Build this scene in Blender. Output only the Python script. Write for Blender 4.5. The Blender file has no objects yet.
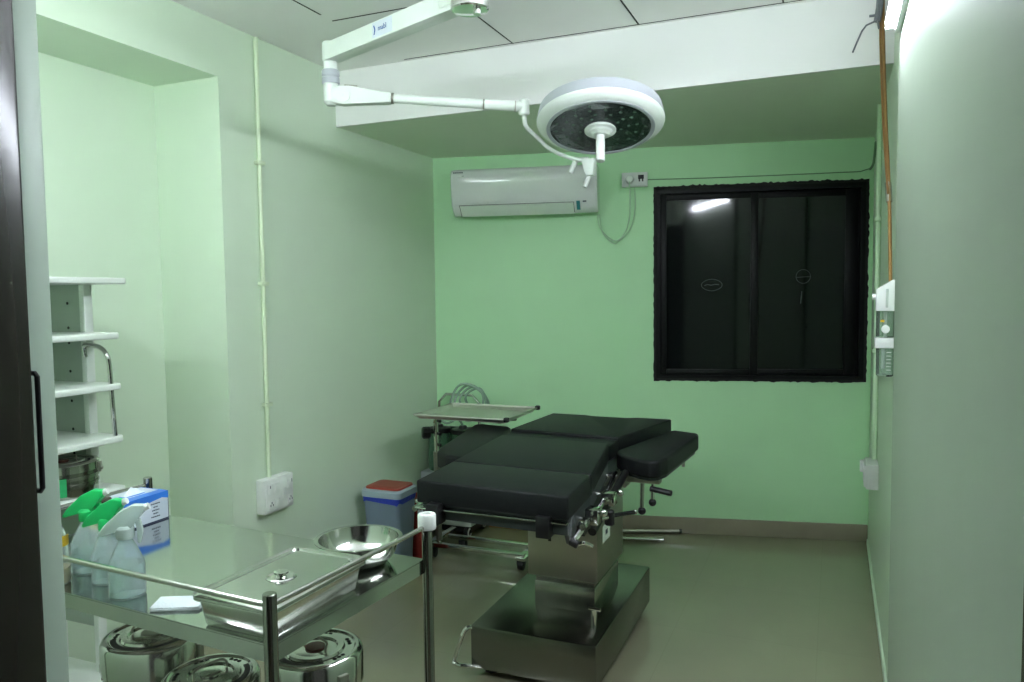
import bpy, bmesh, math, random
from mathutils import Vector, Matrix
random.seed(7)
S = bpy.context.scene
COL = S.collection
PI = math.pi

# ------------------------------------------------------------------ materials
def lin(c):
    return tuple(((x / 12.92) if x <= 0.04045 else ((x + 0.055) / 1.055) ** 2.4) for x in c)

def mat(name, col, rough=0.5, metal=0.0, noise=0.0, nscale=8.0, bump=0.0, bscale=60.0, trans=0.0,
        ior=1.45, emit=None, estr=0.0, spec=0.5, coat=0.0, stretch=None, alpha=1.0, rvar=0.0):
    m = bpy.data.materials.new(name); m.use_nodes = True
    nt = m.node_tree; b = nt.nodes['Principled BSDF']
    b.inputs['Base Color'].default_value = (*col, 1)
    b.inputs['Roughness'].default_value = rough
    b.inputs['Metallic'].default_value = metal
    b.inputs['IOR'].default_value = ior
    b.inputs['Transmission Weight'].default_value = trans
    b.inputs['Specular IOR Level'].default_value = spec
    b.inputs['Coat Weight'].default_value = coat
    b.inputs['Coat Roughness'].default_value = 0.05
    b.inputs['Alpha'].default_value = alpha
    if emit:
        b.inputs['Emission Color'].default_value = (*emit, 1)
        b.inputs['Emission Strength'].default_value = estr
    if noise or bump or rvar:
        tc = nt.nodes.new('ShaderNodeTexCoord')
        mp = nt.nodes.new('ShaderNodeMapping')
        nt.links.new(tc.outputs['Object'], mp.inputs['Vector'])
        if stretch: mp.inputs['Scale'].default_value = stretch
    if noise or rvar:
        n = nt.nodes.new('ShaderNodeTexNoise'); n.inputs['Scale'].default_value = nscale
        n.inputs['Detail'].default_value = 4
        nt.links.new(mp.outputs['Vector'], n.inputs['Vector'])
        if noise:
            r = nt.nodes.new('ShaderNodeMix'); r.data_type = 'RGBA'
            r.inputs['A'].default_value = (*[c * (1 - noise) for c in col], 1)
            r.inputs['B'].default_value = (*[min(1, c * (1 + noise)) for c in col], 1)
            nt.links.new(n.outputs['Fac'], r.inputs['Factor'])
            nt.links.new(r.outputs['Result'], b.inputs['Base Color'])
        if rvar:
            mr = nt.nodes.new('ShaderNodeMapRange')
            mr.inputs['To Min'].default_value = max(0.02, rough - rvar)
            mr.inputs['To Max'].default_value = rough + rvar
            nt.links.new(n.outputs['Fac'], mr.inputs['Value'])
            nt.links.new(mr.outputs['Result'], b.inputs['Roughness'])
    if bump:
        n2 = nt.nodes.new('ShaderNodeTexNoise'); n2.inputs['Scale'].default_value = bscale
        n2.inputs['Detail'].default_value = 3
        nt.links.new(mp.outputs['Vector'], n2.inputs['Vector'])
        bp = nt.nodes.new('ShaderNodeBump'); bp.inputs['Strength'].default_value = bump
        bp.inputs['Distance'].default_value = 0.01
        nt.links.new(n2.outputs['Fac'], bp.inputs['Height'])
        nt.links.new(bp.outputs['Normal'], b.inputs['Normal'])
    return m

WALL = mat('pale_green_paint', (0.62, 0.735, 0.585), 0.42, noise=0.03, nscale=2.5, bump=0.05, bscale=18, spec=0.35)
WALLB = mat('leaf_green_paint', (0.49, 0.78, 0.48), 0.45, noise=0.04, nscale=2.5, bump=0.05, bscale=18, spec=0.35)
WHITE_P = mat('white_paint', (0.84, 0.84, 0.83), 0.6, noise=0.02, nscale=3, bump=0.04, bscale=20, spec=0.3)
SOFF = mat('soffit_paint', (0.75, 0.82, 0.68), 0.55, noise=0.03, nscale=2.5, bump=0.05, bscale=18, spec=0.3)
SKIRT = mat('skirting_tile', (0.30, 0.27, 0.20), 0.18, noise=0.08, nscale=12)
BLACKF = mat('black_aluminium', (0.005, 0.006, 0.006), 0.42, noise=0.2, nscale=20, spec=0.22)
DARKF = mat('dark_brown_frame', (0.016, 0.013, 0.010), 0.22, noise=0.25, nscale=6, stretch=(1, 1, 0.05))
ROUGHBLACK = mat('black_sealant', (0.012, 0.013, 0.012), 0.8, noise=0.5, nscale=40, bump=0.6, bscale=80)
GLASSD = mat('dark_window_glass', (0.006, 0.008, 0.008), 0.06, spec=0.5, rvar=0.03, nscale=5)
STEEL = mat('polished_steel', (0.60, 0.61, 0.58), 0.14, 1.0, rvar=0.05, nscale=9)
STEELB = mat('brushed_steel', (0.47, 0.47, 0.44), 0.22, 1.0, rvar=0.07, nscale=30, stretch=(1, 1, 0.08), noise=0.05)
STEELD = mat('dull_steel', (0.39, 0.385, 0.335), 0.32, 1.0, rvar=0.08, nscale=14)
STEELP = mat('shaded_polished_steel', (0.30, 0.305, 0.275), 0.16, 1.0, rvar=0.05, nscale=9)  # darker copy of the polished steel; shade of dark surroundings put into its colour
STEELK = mat('satin_steel', (0.19, 0.19, 0.165), 0.25, 1.0, noise=0.03, nscale=6)
DECKS = mat('mirror_steel_sheet', (0.52, 0.535, 0.51), 0.10, 1.0, rvar=0.03, nscale=4)
CHROME = mat('chrome', (0.75, 0.75, 0.73), 0.08, 1.0, rvar=0.03, nscale=20)
VINYL = mat('black_vinyl', (0.0075, 0.0090, 0.0095), 0.50, noise=0.15, nscale=15, bump=0.12, bscale=220, spec=0.27)
RAILG = mat('grey_frame_enamel', (0.035, 0.042, 0.045), 0.35, noise=0.1, nscale=10)
BLACKP = mat('black_plastic', (0.008, 0.008, 0.009), 0.4, noise=0.1, nscale=20)
WHITEP = mat('white_plastic', (0.72, 0.74, 0.72), 0.32, noise=0.02, nscale=10)
WHITEE = mat('white_enamel', (0.70, 0.75, 0.70), 0.3, noise=0.02, nscale=6)
GREYE = mat('silver_grey_enamel', (0.40, 0.42, 0.46), 0.3, noise=0.05, nscale=10)
ACW = mat('glossy_white_plastic', (0.78, 0.79, 0.80), 0.10, noise=0.01, nscale=5, coat=0.8)
ACG = mat('vent_plastic', (0.72, 0.78, 0.72), 0.3, noise=0.03, nscale=10)
INK = mat('dark_ink', (0.03, 0.04, 0.08), 0.5, noise=0.1, nscale=30)
BLUEINK = mat('blue_ink', (0.02, 0.08, 0.30), 0.5, noise=0.1, nscale=30)
STICK = mat('sticker_paper', (0.62, 0.67, 0.74), 0.45, noise=0.02, nscale=20)
CONDUIT = mat('cream_conduit', (0.62, 0.73, 0.52), 0.35, noise=0.03, nscale=20)
CONDR = mat('pale_green_conduit', (0.55, 0.72, 0.50), 0.35, noise=0.03, nscale=20)
COPPER = mat('copper_pipe', (0.27, 0.15, 0.05), 0.42, 0.5, noise=0.3, nscale=14, stretch=(1, 1, 0.3))
WIRE = mat('painted_wire', (0.14, 0.28, 0.14), 0.5, noise=0.1, nscale=30)
CORD = mat('pale_cord', (0.42, 0.60, 0.42), 0.4, noise=0.05, nscale=30)
BINB = mat('slate_blue_plastic', (0.17, 0.22, 0.29), 0.35, noise=0.04, nscale=8)
BINLIP = mat('pale_blue_plastic', (0.32, 0.40, 0.45), 0.35, noise=0.04, nscale=8)
LIDR = mat('brick_red_plastic', (0.33, 0.045, 0.028), 0.4, noise=0.06, nscale=10)
LINER = mat('blue_film', (0.02, 0.045, 0.42), 0.35, noise=0.15, nscale=30, bump=0.5, bscale=60)
REDP = mat('red_plastic', (0.25, 0.02, 0.015), 0.35, noise=0.1, nscale=15)
GREENP = mat('green_plastic', (0.01, 0.50, 0.13), 0.3, noise=0.05, nscale=12)
CLEARP = mat('translucent_plastic', (0.80, 0.90, 0.90), 0.22, trans=0.82, ior=1.2, noise=0.03, nscale=20)
LIQUID = mat('clear_liquid', (0.78, 0.88, 0.86), 0.05, trans=0.9, ior=1.2, noise=0.02, nscale=10)
TAN = mat('amber_liquid', (0.55, 0.42, 0.20), 0.2, trans=0.35, noise=0.05, nscale=10)
YELLOW = mat('yellow_label', (0.62, 0.42, 0.02), 0.4, noise=0.08, nscale=18)
ORANGE = mat('orange_label', (0.62, 0.12, 0.02), 0.4, noise=0.08, nscale=18)
DKBROWN = mat('dark_brown_cap', (0.035, 0.025, 0.015), 0.35, noise=0.1, nscale=20)
BOXW = mat('white_card', (0.52, 0.58, 0.66), 0.45, noise=0.04, nscale=20)
BOXB = mat('blue_card', (0.03, 0.17, 0.62), 0.4, noise=0.06, nscale=15)
CLOTH = mat('white_cloth', (0.62, 0.68, 0.70), 0.8, noise=0.04, nscale=40, bump=0.3, bscale=200)
CARTG = mat('grey_panel', (0.40, 0.46, 0.41), 0.45, noise=0.04, nscale=8)
BROWNC = mat('brown_cardboard', (0.22, 0.11, 0.025), 0.7, noise=0.12, nscale=14)
MAROON = mat('maroon_enamel', (0.11, 0.025, 0.02), 0.35, noise=0.1, nscale=20)
LEDG = mat('lamp_glass', (0.012, 0.030, 0.022), 0.10, noise=0.1, nscale=20, spec=0.35)
LENS = mat('led_lens', (0.11, 0.18, 0.14), 0.6, spec=0.2, noise=0.1, nscale=40)
JARG = mat('green_tinted_jar', (0.45, 0.70, 0.55), 0.08, trans=0.85, ior=1.3, noise=0.03, nscale=10)
CLEARG = mat('clear_tumbler', (0.80, 0.90, 0.84), 0.06, trans=0.92, ior=1.2, noise=0.02, nscale=10)
HOSE = mat('clear_hose', (0.50, 0.68, 0.55), 0.15, trans=0.5, ior=1.3, noise=0.03, nscale=20)
DOORP = mat('pale_green_laminate', (0.36, 0.45, 0.37), 0.4, noise=0.03, nscale=4)
TUBE = mat('lit_tube', (0.9, 0.95, 0.9), 0.3, emit=(0.93, 0.97, 1.10), estr=35.0, noise=0.01)
TUBEF = mat('lit_tube_over_door', (0.9, 0.95, 0.9), 0.3, emit=(0.93, 0.97, 1.10), estr=23.0, noise=0.01)
CHALK = mat('chalk_mark', (0.10, 0.12, 0.115), 0.8, noise=0.3, nscale=60)
GAP = mat('dark_gap', (0.01, 0.012, 0.011), 0.8, noise=0.2, nscale=30)
DARKSLAB = mat('corridor_paint', (0.07, 0.08, 0.07), 0.6, noise=0.05, nscale=4)

# floor: big glossy vitrified tiles with very faint joints
def floor_mat():
    m = mat('vitrified_tile', (0.255, 0.245, 0.165), 0.075, noise=0.06, nscale=3.5, rvar=0.03, spec=0.85)
    m.node_tree.nodes['Principled BSDF'].inputs['Coat Weight'].default_value = 0.25
    nt = m.node_tree; b = nt.nodes['Principled BSDF']
    br = nt.nodes.new('ShaderNodeTexBrick')
    br.offset = 0; br.inputs['Scale'].default_value = 1.0
    br.inputs['Brick Width'].default_value = 0.6; br.inputs['Row Height'].default_value = 0.6
    br.inputs['Mortar Size'].default_value = 0.0015
    br.inputs['Color1'].default_value = (1, 1, 1, 1); br.inputs['Color2'].default_value = (0.97, 0.97, 0.97, 1)
    br.inputs['Mortar'].default_value = (0.90, 0.90, 0.90, 1)
    tc = nt.nodes.new('ShaderNodeTexCoord'); nt.links.new(tc.outputs['Object'], br.inputs['Vector'])
    mx = nt.nodes.new('ShaderNodeMix'); mx.data_type = 'RGBA'; mx.blend_type = 'MULTIPLY'
    mx.inputs['Factor'].default_value = 1
    src = b.inputs['Base Color'].links[0].from_socket
    nt.links.new(src, mx.inputs['A']); nt.links.new(br.outputs['Color'], mx.inputs['B'])
    nt.links.new(mx.outputs['Result'], b.inputs['Base Color'])
    return m
FLOOR = floor_mat()
LAMIN = mat('green_laminate', (0.36, 0.43, 0.345), 0.45, noise=0.05, nscale=4, stretch=(1, 1, 0.06), spec=0.4)
CEIL = mat('ceiling_board', (0.86, 0.86, 0.84), 0.75, noise=0.03, nscale=5, bump=0.08, bscale=120, spec=0.25)

# ------------------------------------------------------------------ mesh builder
class MB:
    def __init__(s, xf=None):
        s.bm = bmesh.new(); s.xf = xf or Matrix.Identity(4)
    def _merge(s, t, xf=None):
        t.transform(s.xf @ (xf or Matrix.Identity(4)))
        bmesh.ops.recalc_face_normals(t, faces=t.faces)
        me = bpy.data.meshes.new('t'); t.to_mesh(me); t.free()
        s.bm.from_mesh(me); bpy.data.meshes.remove(me)
        return s
    def box(s, x0, x1, y0, y1, z0, z1, bev=0.0, seg=2, xf=None):
        t = bmesh.new(); bmesh.ops.create_cube(t, size=1)
        t.transform(Matrix.Translation(((x0+x1)/2, (y0+y1)/2, (z0+z1)/2)) @ Matrix.Diagonal((abs(x1-x0), abs(y1-y0), abs(z1-z0), 1)))
        if bev: bmesh.ops.bevel(t, geom=list(t.edges), offset=bev, segments=seg, affect='EDGES', profile=0.5)
        return s._merge(t, xf)
    def prism(s, poly, z0, z1, bev=0.0, seg=2, xf=None, top_only=False):
        t = bmesh.new()
        a = [t.verts.new((p[0], p[1], z0)) for p in poly]
        b = [t.verts.new((p[0], p[1], z1)) for p in poly]
        n = len(poly); t.faces.new(a[::-1]); t.faces.new(b)
        for i in range(n): t.faces.new((a[i], a[(i+1) % n], b[(i+1) % n], b[i]))
        if bev:
            es = [e for e in t.edges if (not top_only) or all(v.co.z == z1 for v in e.verts)]
            bmesh.ops.bevel(t, geom=es, offset=bev, segments=seg, affect='EDGES', profile=0.5)
        return s._merge(t, xf)
    def lathe(s, prof, seg=32, xf=None, arc=None):
        t = bmesh.new(); rings = []
        for r, z in prof:
            if r < 1e-6: rings.append([t.verts.new((0, 0, z))])
            else: rings.append([t.verts.new((r*math.cos(2*PI*i/seg), r*math.sin(2*PI*i/seg), z)) for i in range(seg)])
        for a, b in zip(rings, rings[1:]):
            for i in range(seg):
                j = (i+1) % seg
                if len(a) == 1 and len(b) == 1: continue
                if len(a) == 1: t.faces.new((a[0], b[j], b[i]))
                elif len(b) == 1: t.faces.new((a[i], a[j], b[0]))
                else: t.faces.new((a[i], a[j], b[j], b[i]))
        for r in (rings[0], rings[-1]):
            if len(r) > 2 and (prof[0] != prof[-1]): t.faces.new(r)
        return s._merge(t, xf)
    def cyl(s, p0, p1, r0, r1=None, seg=16, bev=0.0):
        p0 = Vector(p0); p1 = Vector(p1); d = p1-p0; L = d.length
        r1 = r0 if r1 is None else r1
        q = Vector((0, 0, 1)).rotation_difference(d.normalized()).to_matrix().to_4x4()
        if bev: pr = [(0, 0), (r0-bev, 0), (r0, bev), (r1, L-bev), (r1-bev, L), (0, L)]
        else: pr = [(0, 0), (r0, 0), (r1, L), (0, L)]
        return s.lathe(pr, seg, Matrix.Translation(p0) @ q)
    def tube(s, pts, r, seg=10, smooth=0, closed=False, cap=True):
        P = [Vector(p) for p in pts]
        if smooth:
            Q = []; n = len(P)
            rng = range(n) if closed else range(n-1)
            for i in rng:
                p0 = P[(i-1) % n] if (closed or i > 0) else P[0]
                p1 = P[i]; p2 = P[(i+1) % n]
                p3 = P[(i+2) % n] if (closed or i+2 < n) else P[-1]
                for k in range(smooth):
                    u = k/smooth
                    Q.append(0.5*((2*p1)+(p2-p0)*u+(2*p0-5*p1+4*p2-p3)*u*u+(3*p1-p0-3*p2+p3)*u**3))
            if not closed: Q.append(P[-1])
            P = Q
        n = len(P); t = bmesh.new(); rings = []
        tan = []
        for i in range(n):
            a = P[(i-1) % n] if (closed or i > 0) else P[i]
            b = P[(i+1) % n] if (closed or i < n-1) else P[i]
            tan.append((b-a).normalized())
        up = Vector((0, 0, 1)) if abs(tan[0].z) < 0.9 else Vector((1, 0, 0))
        nx = tan[0].cross(up).normalized()
        for i in range(n):
            nx = (nx - tan[i]*nx.dot(tan[i])).normalized(); ny = tan[i].cross(nx)
            rr = r[i] if isinstance(r, (list, tuple)) and len(r) == n else (r if not isinstance(r, (list, tuple)) else r[0])
            rings.append([t.verts.new(P[i] + nx*rr*math.cos(2*PI*k/seg) + ny*rr*math.sin(2*PI*k/seg)) for k in range(seg)])
        for i in range(n if closed else n-1):
            a = rings[i]; b = rings[(i+1) % n]
            for k in range(seg): t.faces.new((a[k], a[(k+1) % seg], b[(k+1) % seg], b[k]))
        if not closed and cap: t.faces.new(rings[0][::-1]); t.faces.new(rings[-1])
        return s._merge(t)
    def ball(s, c, r, sc=(1, 1, 1), u=16, v=10):
        t = bmesh.new(); bmesh.ops.create_uvsphere(t, u_segments=u, v_segments=v, radius=r)
        return s._merge(t, Matrix.Translation(c) @ Matrix.Diagonal((*sc, 1)))
    def grid(s, rows):
        t = bmesh.new(); V = [[t.verts.new(p) for p in r] for r in rows]
        for a, b in zip(V, V[1:]):
            for i in range(len(a)-1): t.faces.new((a[i], a[i+1], b[i+1], b[i]))
        return s._merge(t)
    def text(s, body, size, xf, ext=0.0004):
        cu = bpy.data.curves.new('txt', 'FONT'); cu.body = body; cu.size = size; cu.extrude = ext
        cu.align_x = 'CENTER'; cu.align_y = 'CENTER'
        o = bpy.data.objects.new('txt', cu); COL.objects.link(o)
        dg = bpy.context.evaluated_depsgraph_get(); me = bpy.data.meshes.new_from_object(o.evaluated_get(dg))
        t = bmesh.new(); t.from_mesh(me); bpy.data.meshes.remove(me)
        bpy.data.objects.remove(o); bpy.data.curves.remove(cu)
        return s._merge(t, xf)

LOC = {}
def build(name, mb, m, parent=None, local=False, sharp=35):
    me = bpy.data.meshes.new(name)
    loc = LOC.get(parent, Vector((0, 0, 0))) if parent else Vector((0, 0, 0))
    if not local and parent: mb.bm.transform(Matrix.Translation(-loc))
    org = Vector((0, 0, 0))
    if not parent and not local:     # a one-mesh thing: put its origin at the base centre
        vs = [v.co for v in mb.bm.verts]
        lo = Vector([min(v[i] for v in vs) for i in range(3)]); hi = Vector([max(v[i] for v in vs) for i in range(3)])
        org = Vector(((lo.x+hi.x)/2, (lo.y+hi.y)/2, lo.z)); mb.bm.transform(Matrix.Translation(-org))
    for f in mb.bm.faces: f.smooth = True
    mb.bm.to_mesh(me); mb.bm.free()
    me.set_sharp_from_angle(angle=math.radians(sharp))
    me.materials.append(m)
    o = bpy.data.objects.new(name, me); COL.objects.link(o)
    if parent: o.parent = parent; LOC[o] = loc
    else: o.location = org; LOC[o] = org
    return o

def thing(name, label, cat, loc, group=None):
    o = bpy.data.objects.new(name, None); COL.objects.link(o); o.empty_display_size = 0.05
    o.location = loc; LOC[o] = Vector(loc); tag(o, label, cat, group); return o
def tag(o, label, cat, group=None):
    o['label'] = label; o['category'] = cat
    if group: o['group'] = group
    return o
def struct(name, mb, m, parent=None, label=None):
    o = build(name, mb, m, parent, sharp=30)
    if not parent: o['kind'] = 'structure'
    if label: o['label'] = label
    return o
def T(x, y, z): return Matrix.Translation((x, y, z))
def RZ(a): return Matrix.Rotation(math.radians(a), 4, 'Z')
def RX(a): return Matrix.Rotation(math.radians(a), 4, 'X')
def RY(a): return Matrix.Rotation(math.radians(a), 4, 'Y')

# ------------------------------------------------------------------ room shell
LX, RXF, RXN = -2.44, 0.203, 0.165       # left wall, far right wall, nearer thicker part of right wall
CZ, SZ = 2.697, 2.412                    # ceiling, beam soffit
FY = 0.74                                # inner face of the door wall
A12 = math.radians(12.2)
BO = Vector((-1.24, 4.714, 0)); BD = Vector((math.cos(A12), math.sin(A12), 0)); BN = Vector((math.sin(A12), -math.cos(A12), 0))
BXF = Matrix((( BD.x, -BN.x, 0, BO.x), (BD.y, -BN.y, 0, BO.y), (0, 0, 1, 0), (0, 0, 0, 1)))  # back wall frame: x along wall, -y into room
RPX = -2.81                              # back of the recess

struct('floor', MB().box(-3.1, 0.6, -1.2, 5.6, -0.12, 0), FLOOR)
b = MB().box(-3.1, 0.6, FY-0.16, 3.44, CZ, CZ+0.1)
ceil = struct('ceiling', b, CEIL)
j = MB()
def jl(x0, y0, x1, y1, w=0.005):
    d = Vector((x1-x0, y1-y0, 0)).normalized(); n = Vector((-d.y, d.x, 0))*w/2
    j.prism([(x0-n.x, y0-n.y), (x1-n.x, y1-n.y), (x1+n.x, y1+n.y), (x0+n.x, y0+n.y)], CZ-0.0015, CZ+0.001)
jl(-1.412, 0.8, -1.412, 2.80, 0.004)
jl(-1.412, 2.80, -1.412, 3.40, 0.006)
jl(-0.811, 0.8, -0.811, 3.40, 0.007)
jl(-0.21, 0.8, -0.21, 3.40, 0.006)
jl(-2.00, 2.3, -2.00, 2.72, 0.006)
jl(-2.00, 2.80, -1.42, 2.80, 0.006); jl(-1.40, 2.80, 0.15, 2.80, 0.004); jl(-2.0, 2.20, 0.15, 2.20, 0.005)
jl(-2.00, 3.395, -1.30, 3.395, 0.005); jl(-1.3, 3.397, 0.18, 3.397, 0.005)
struct('ceiling_joint', j, GAP, ceil)
struct('trim_1', MB().box(LX-0.1, RXF+0.15, 3.44, 5.6, SZ, CZ+0.1), SOFF)          # soffit block under the beam
struct('trim_2', MB().box(LX, RXF, 3.425, 3.44, SZ-0.001, CZ), WHITE_P)             # white front of the beam
# left wall with the recess cut into its front half
b = MB()
b.box(LX-0.45, LX, 2.586, 5.6, 0, CZ)
b.box(LX-0.45, LX, FY-0.16, 2.586, 2.462, CZ)
struct('wall_left', b, WALL)
b = MB()
b.box(RPX-0.12, RPX, FY-0.16, 2.586, 0, 2.462)
struct('wall_recess', b, WALL)
struct('wall_right', MB().box(RXF, RXF+0.2, FY-0.16, 5.6, 0, CZ), WALL)
struct('wall_panel', MB().box(RXN, RXF+0.01, FY-0.16, 2.56, 0, CZ), LAMIN)
# back wall (skewed) with the window hole; its left part sits 4 cm deeper
W0, W1, WZ0, WZ1 = 0.205, 1.447, 0.970, 2.166   # along the wall from BO
b = MB(BXF)
b.box(-1.8, 0.0, 0.026, 0.3, 0, CZ)
b.box(0.0, W0, 0.0, 0.3, 0, CZ); b.box(W1, 1.9, 0.0, 0.3, 0, CZ)
b.box(W0, W1, 0.0, 0.3, 0, WZ0); b.box(W0, W1, 0.0, 0.3, WZ1, CZ)
struct('wall_back', b, WALLB)
b = MB(BXF); b.box(-1.35, 1.472, -0.012, 0.03, 0, 0.10, 0.003); struct('baseboard_back', b, SKIRT)
struct('baseboard_left', MB().box(LX, LX+0.012, 2.6, 4.46, 0, 0.10, 0.003), SKIRT)
struct('baseboard_right', MB().box(RXF-0.010, RXF, 2.63, 4.95, 0, 0.035, 0.003), WALL)
# door wall around the opening the photograph looks through
DX0, DX1 = -0.98, 0.17
b = MB()
b.box(-3.1, DX0-0.05, FY-0.16, FY, 0, CZ)
b.box(DX0-0.06, 0.4, FY-0.16, FY, 2.15, CZ)
struct('wall_front', b, WALL)
d1 = thing('door_1', 'pale green door leaf edge in a dark frame at the left of the opening', 'door', (-0.98, 0.68, 0))
for k in ('category',): del d1[k]
d1['kind'] = 'structure'
build('leaf', MB().box(-1.85, -0.958, 0.66, 0.700, 0.01, 2.12, 0.004), DOORP, d1)
build('door_frame', MB().box(-1.00, -0.858, 0.52, 0.60, 0, 2.2, 0.006).box(-1.05, -0.932, 0.600, 0.645, 0, 2.2, 0.004), DARKF, d1)
b = MB().tube([(-0.960, 0.666, 1.425), (-0.950, 0.666, 1.425), (-0.946, 0.666, 1.421), (-0.946, 0.666, 1.275), (-0.950, 0.666, 1.271), (-0.960, 0.666, 1.271)], 0.0033, 10, 0)
build('handle', b, BLACKP, d1)
d2 = thing('door_2', 'dark frame at the right of the opening', 'door', (0.16, 0.66, 0))
for k in ('category',): del d2[k]
d2['kind'] = 'structure'
build('door_frame', MB().box(0.1515, 0.30, 0.60, FY+0.02, 0, 2.2, 0.004), DARKF, d2)
# corridor side, dark, behind the camera
struct('wall_corridor', MB().box(-3.1, 0.6, -1.3, -1.2, 0, CZ), DARKSLAB)
struct('trim_3', MB().box(-3.1, 0.6, -1.3, FY-0.16, CZ, CZ+0.1), DARKSLAB)

# ------------------------------------------------------------------ window
w = thing('window_1', 'black two-panel sliding window with dark glass', 'window', tuple(BXF @ Vector(((W0+W1)/2, 0.05, WZ0))))
del w['category']; w['kind'] = 'structure'
b = MB(BXF); fr = 0.035
b.box(W0, W0+fr, 0.01, 0.10, WZ0, WZ1); b.box(W1-fr, W1, 0.01, 0.10, WZ0, WZ1)
b.box(W0+fr, W1-fr, 0.01, 0.10, WZ0, WZ0+0.03); b.box(W0+fr, W1-fr, 0.01, 0.10, WZ1-0.04, WZ1)
build('window_frame', b, BLACKF, w)
def sash(x0, x1, y, name='sash', wide_r=0.045):
    z0, z1 = WZ0+0.03, WZ1-0.04
    b = MB(BXF); s = 0.04
    b.box(x0, x0+s, y, y+0.03, z0, z1, 0.003); b.box(x1-wide_r, x1, y, y+0.03, z0, z1, 0.003)
    b.box(x0+s, x1-wide_r, y, y+0.03, z0, z0+0.035, 0.003); b.box(x0+s, x1-wide_r, y, y+0.03, z1-0.04, z1, 0.003)
    o = build(name, b, BLACKF, w)
    zm = (z0+z1)/2; b = MB(BXF @ T(0, y+0.015, zm) @ RX(1.0)); b.box(x0+s-0.004, x1-wide_r+0.004, -0.003, 0.003, z0+0.03-zm, z1-0.035-zm)
    build('pane', b, GLASSD, o)
    return o
MID = 0.80
s1 = sash(W0+fr, MID+0.03, 0.025)
s2 = sash(MID-0.02, W1-fr, 0.062, wide_r=0.075)
# felt-pen marks on the panes
b = MB(BXF); y = 0.0352
b.tube([(0.555+0.058*math.cos(a)*(1+0.08*math.cos(2*a)), y, 1.56+0.036*math.sin(a)) for a in [i*2*PI/28 for i in range(28)]], 0.0022, 6, closed=True)
b.tube([(0.51, y, 1.557), (0.53, y, 1.564), (0.55, y, 1.559), (0.575, y, 1.564), (0.598, y, 1.562)], 0.003, 6)
o = build('pen_mark', b, CHALK, s1); o['label'] = 'pale hand-drawn oval with a stroke in it'
b = MB(BXF); y = 0.0718
b.tube([(1.10+0.042*math.cos(a), y, 1.605+0.042*math.sin(a)) for a in [i*2*PI/24 for i in range(24)]], 0.0017, 6, closed=True)
b.tube([(1.062, y, 1.600), (1.138, y, 1.604)], 0.0016, 6)
b.tube([(1.092, y, 1.515), (1.086, y, 1.440)], 0.003, 6)
o = build('pen_mark', b, CHALK, s2); o['label'] = 'pale hand-drawn circle above a short upright stroke'
# ragged black sealant around the opening
b = MB(BXF)
def ragged(p0, p1, amp, n=46, th=0.006):
    p0 = Vector(p0); p1 = Vector(p1); d = (p1-p0); nn = Vector((d.y, 0, 0)) if False else None
    outer = []; inner = []
    for i in range(n+1):
        q = p0 + d*i/n
        k = random.random()**2*amp + 0.003
        outer.append((q, k)); inner.append(q)
    return outer
def rag(horizontal, fixed, a0, a1, sign, amp, n):
    top = []; bot = []
    for i in range(n+1):
        q = a0+(a1-a0)*i/n; k = fixed + sign*(0.003+random.random()**2*amp)
        (top.append((q, k)), bot.append((q, fixed-sign*0.012)))
    rows = []
    for y in (-0.003,):
        rows.append([(q, y, k) if horizontal else (k, y, q) for q, k in bot])
        rows.append([(q, y, k) if horizontal else (k, y, q) for q, k in top])
    rows.append([(q, 0.012, k) if horizontal else (k, 0.012, q) for q, k in top])
    b.grid(rows)
rag(True, WZ1, W0-0.004, W1+0.004, 1, 0.010, 90); rag(True, WZ0, W0-0.004, W1+0.004, -1, 0.007, 90)
rag(False, W0, WZ0-0.003, WZ1+0.003, -1, 0.004, 70); rag(False, W1, WZ0-0.003, WZ1+0.003, 1, 0.007, 70)
build('sealant', b, ROUGHBLACK, w)

# ------------------------------------------------------------------ tube lights
def tubelight(name, label, p0, p1, out, m, group=None):
    p0 = Vector(p0); p1 = Vector(p1); out = Vector(out); d = (p1-p0).normalized(); dn = Vector((0, 0, -1))
    t = thing(name, label, 'tube light', tuple((p0+p1)/2), group)
    b = MB()
    X = Matrix((( d.x, out.x, 0, p0.x), (d.y, out.y, 0, p0.y), (0, 0, 1, p0.z), (0, 0, 0, 1)))
    L = (p1-p0).length
    b2 = MB(X); b2.box(0, L, 0.0, 0.016, -0.026, 0.026, 0.003); build('batten', b2, WHITEE, t)
    for a in (0.0, L-0.02):
        c = MB(X); c.box(a, a+0.02, 0.014, 0.042, -0.017, 0.017, 0.004); build('end_cap', c, WHITEE, t)
    c = MB(X); c.cyl((0.02, 0.029, 0), (L-0.02, 0.029, 0), 0.012, seg=14); build('tube', c, m, t)
    return t
tubelight('tube_light', 'lit white tube light high on the right wall', (RXN, 1.22, 2.285), (RXN, 2.52, 2.285), (-1, 0, 0), TUBE)
tubelight('tube_light', 'lit tube light over the doorway, outside the photograph', (-2.36, FY, 2.36), (-1.20, FY, 2.36), (0, 1, 0), TUBEF)

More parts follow.
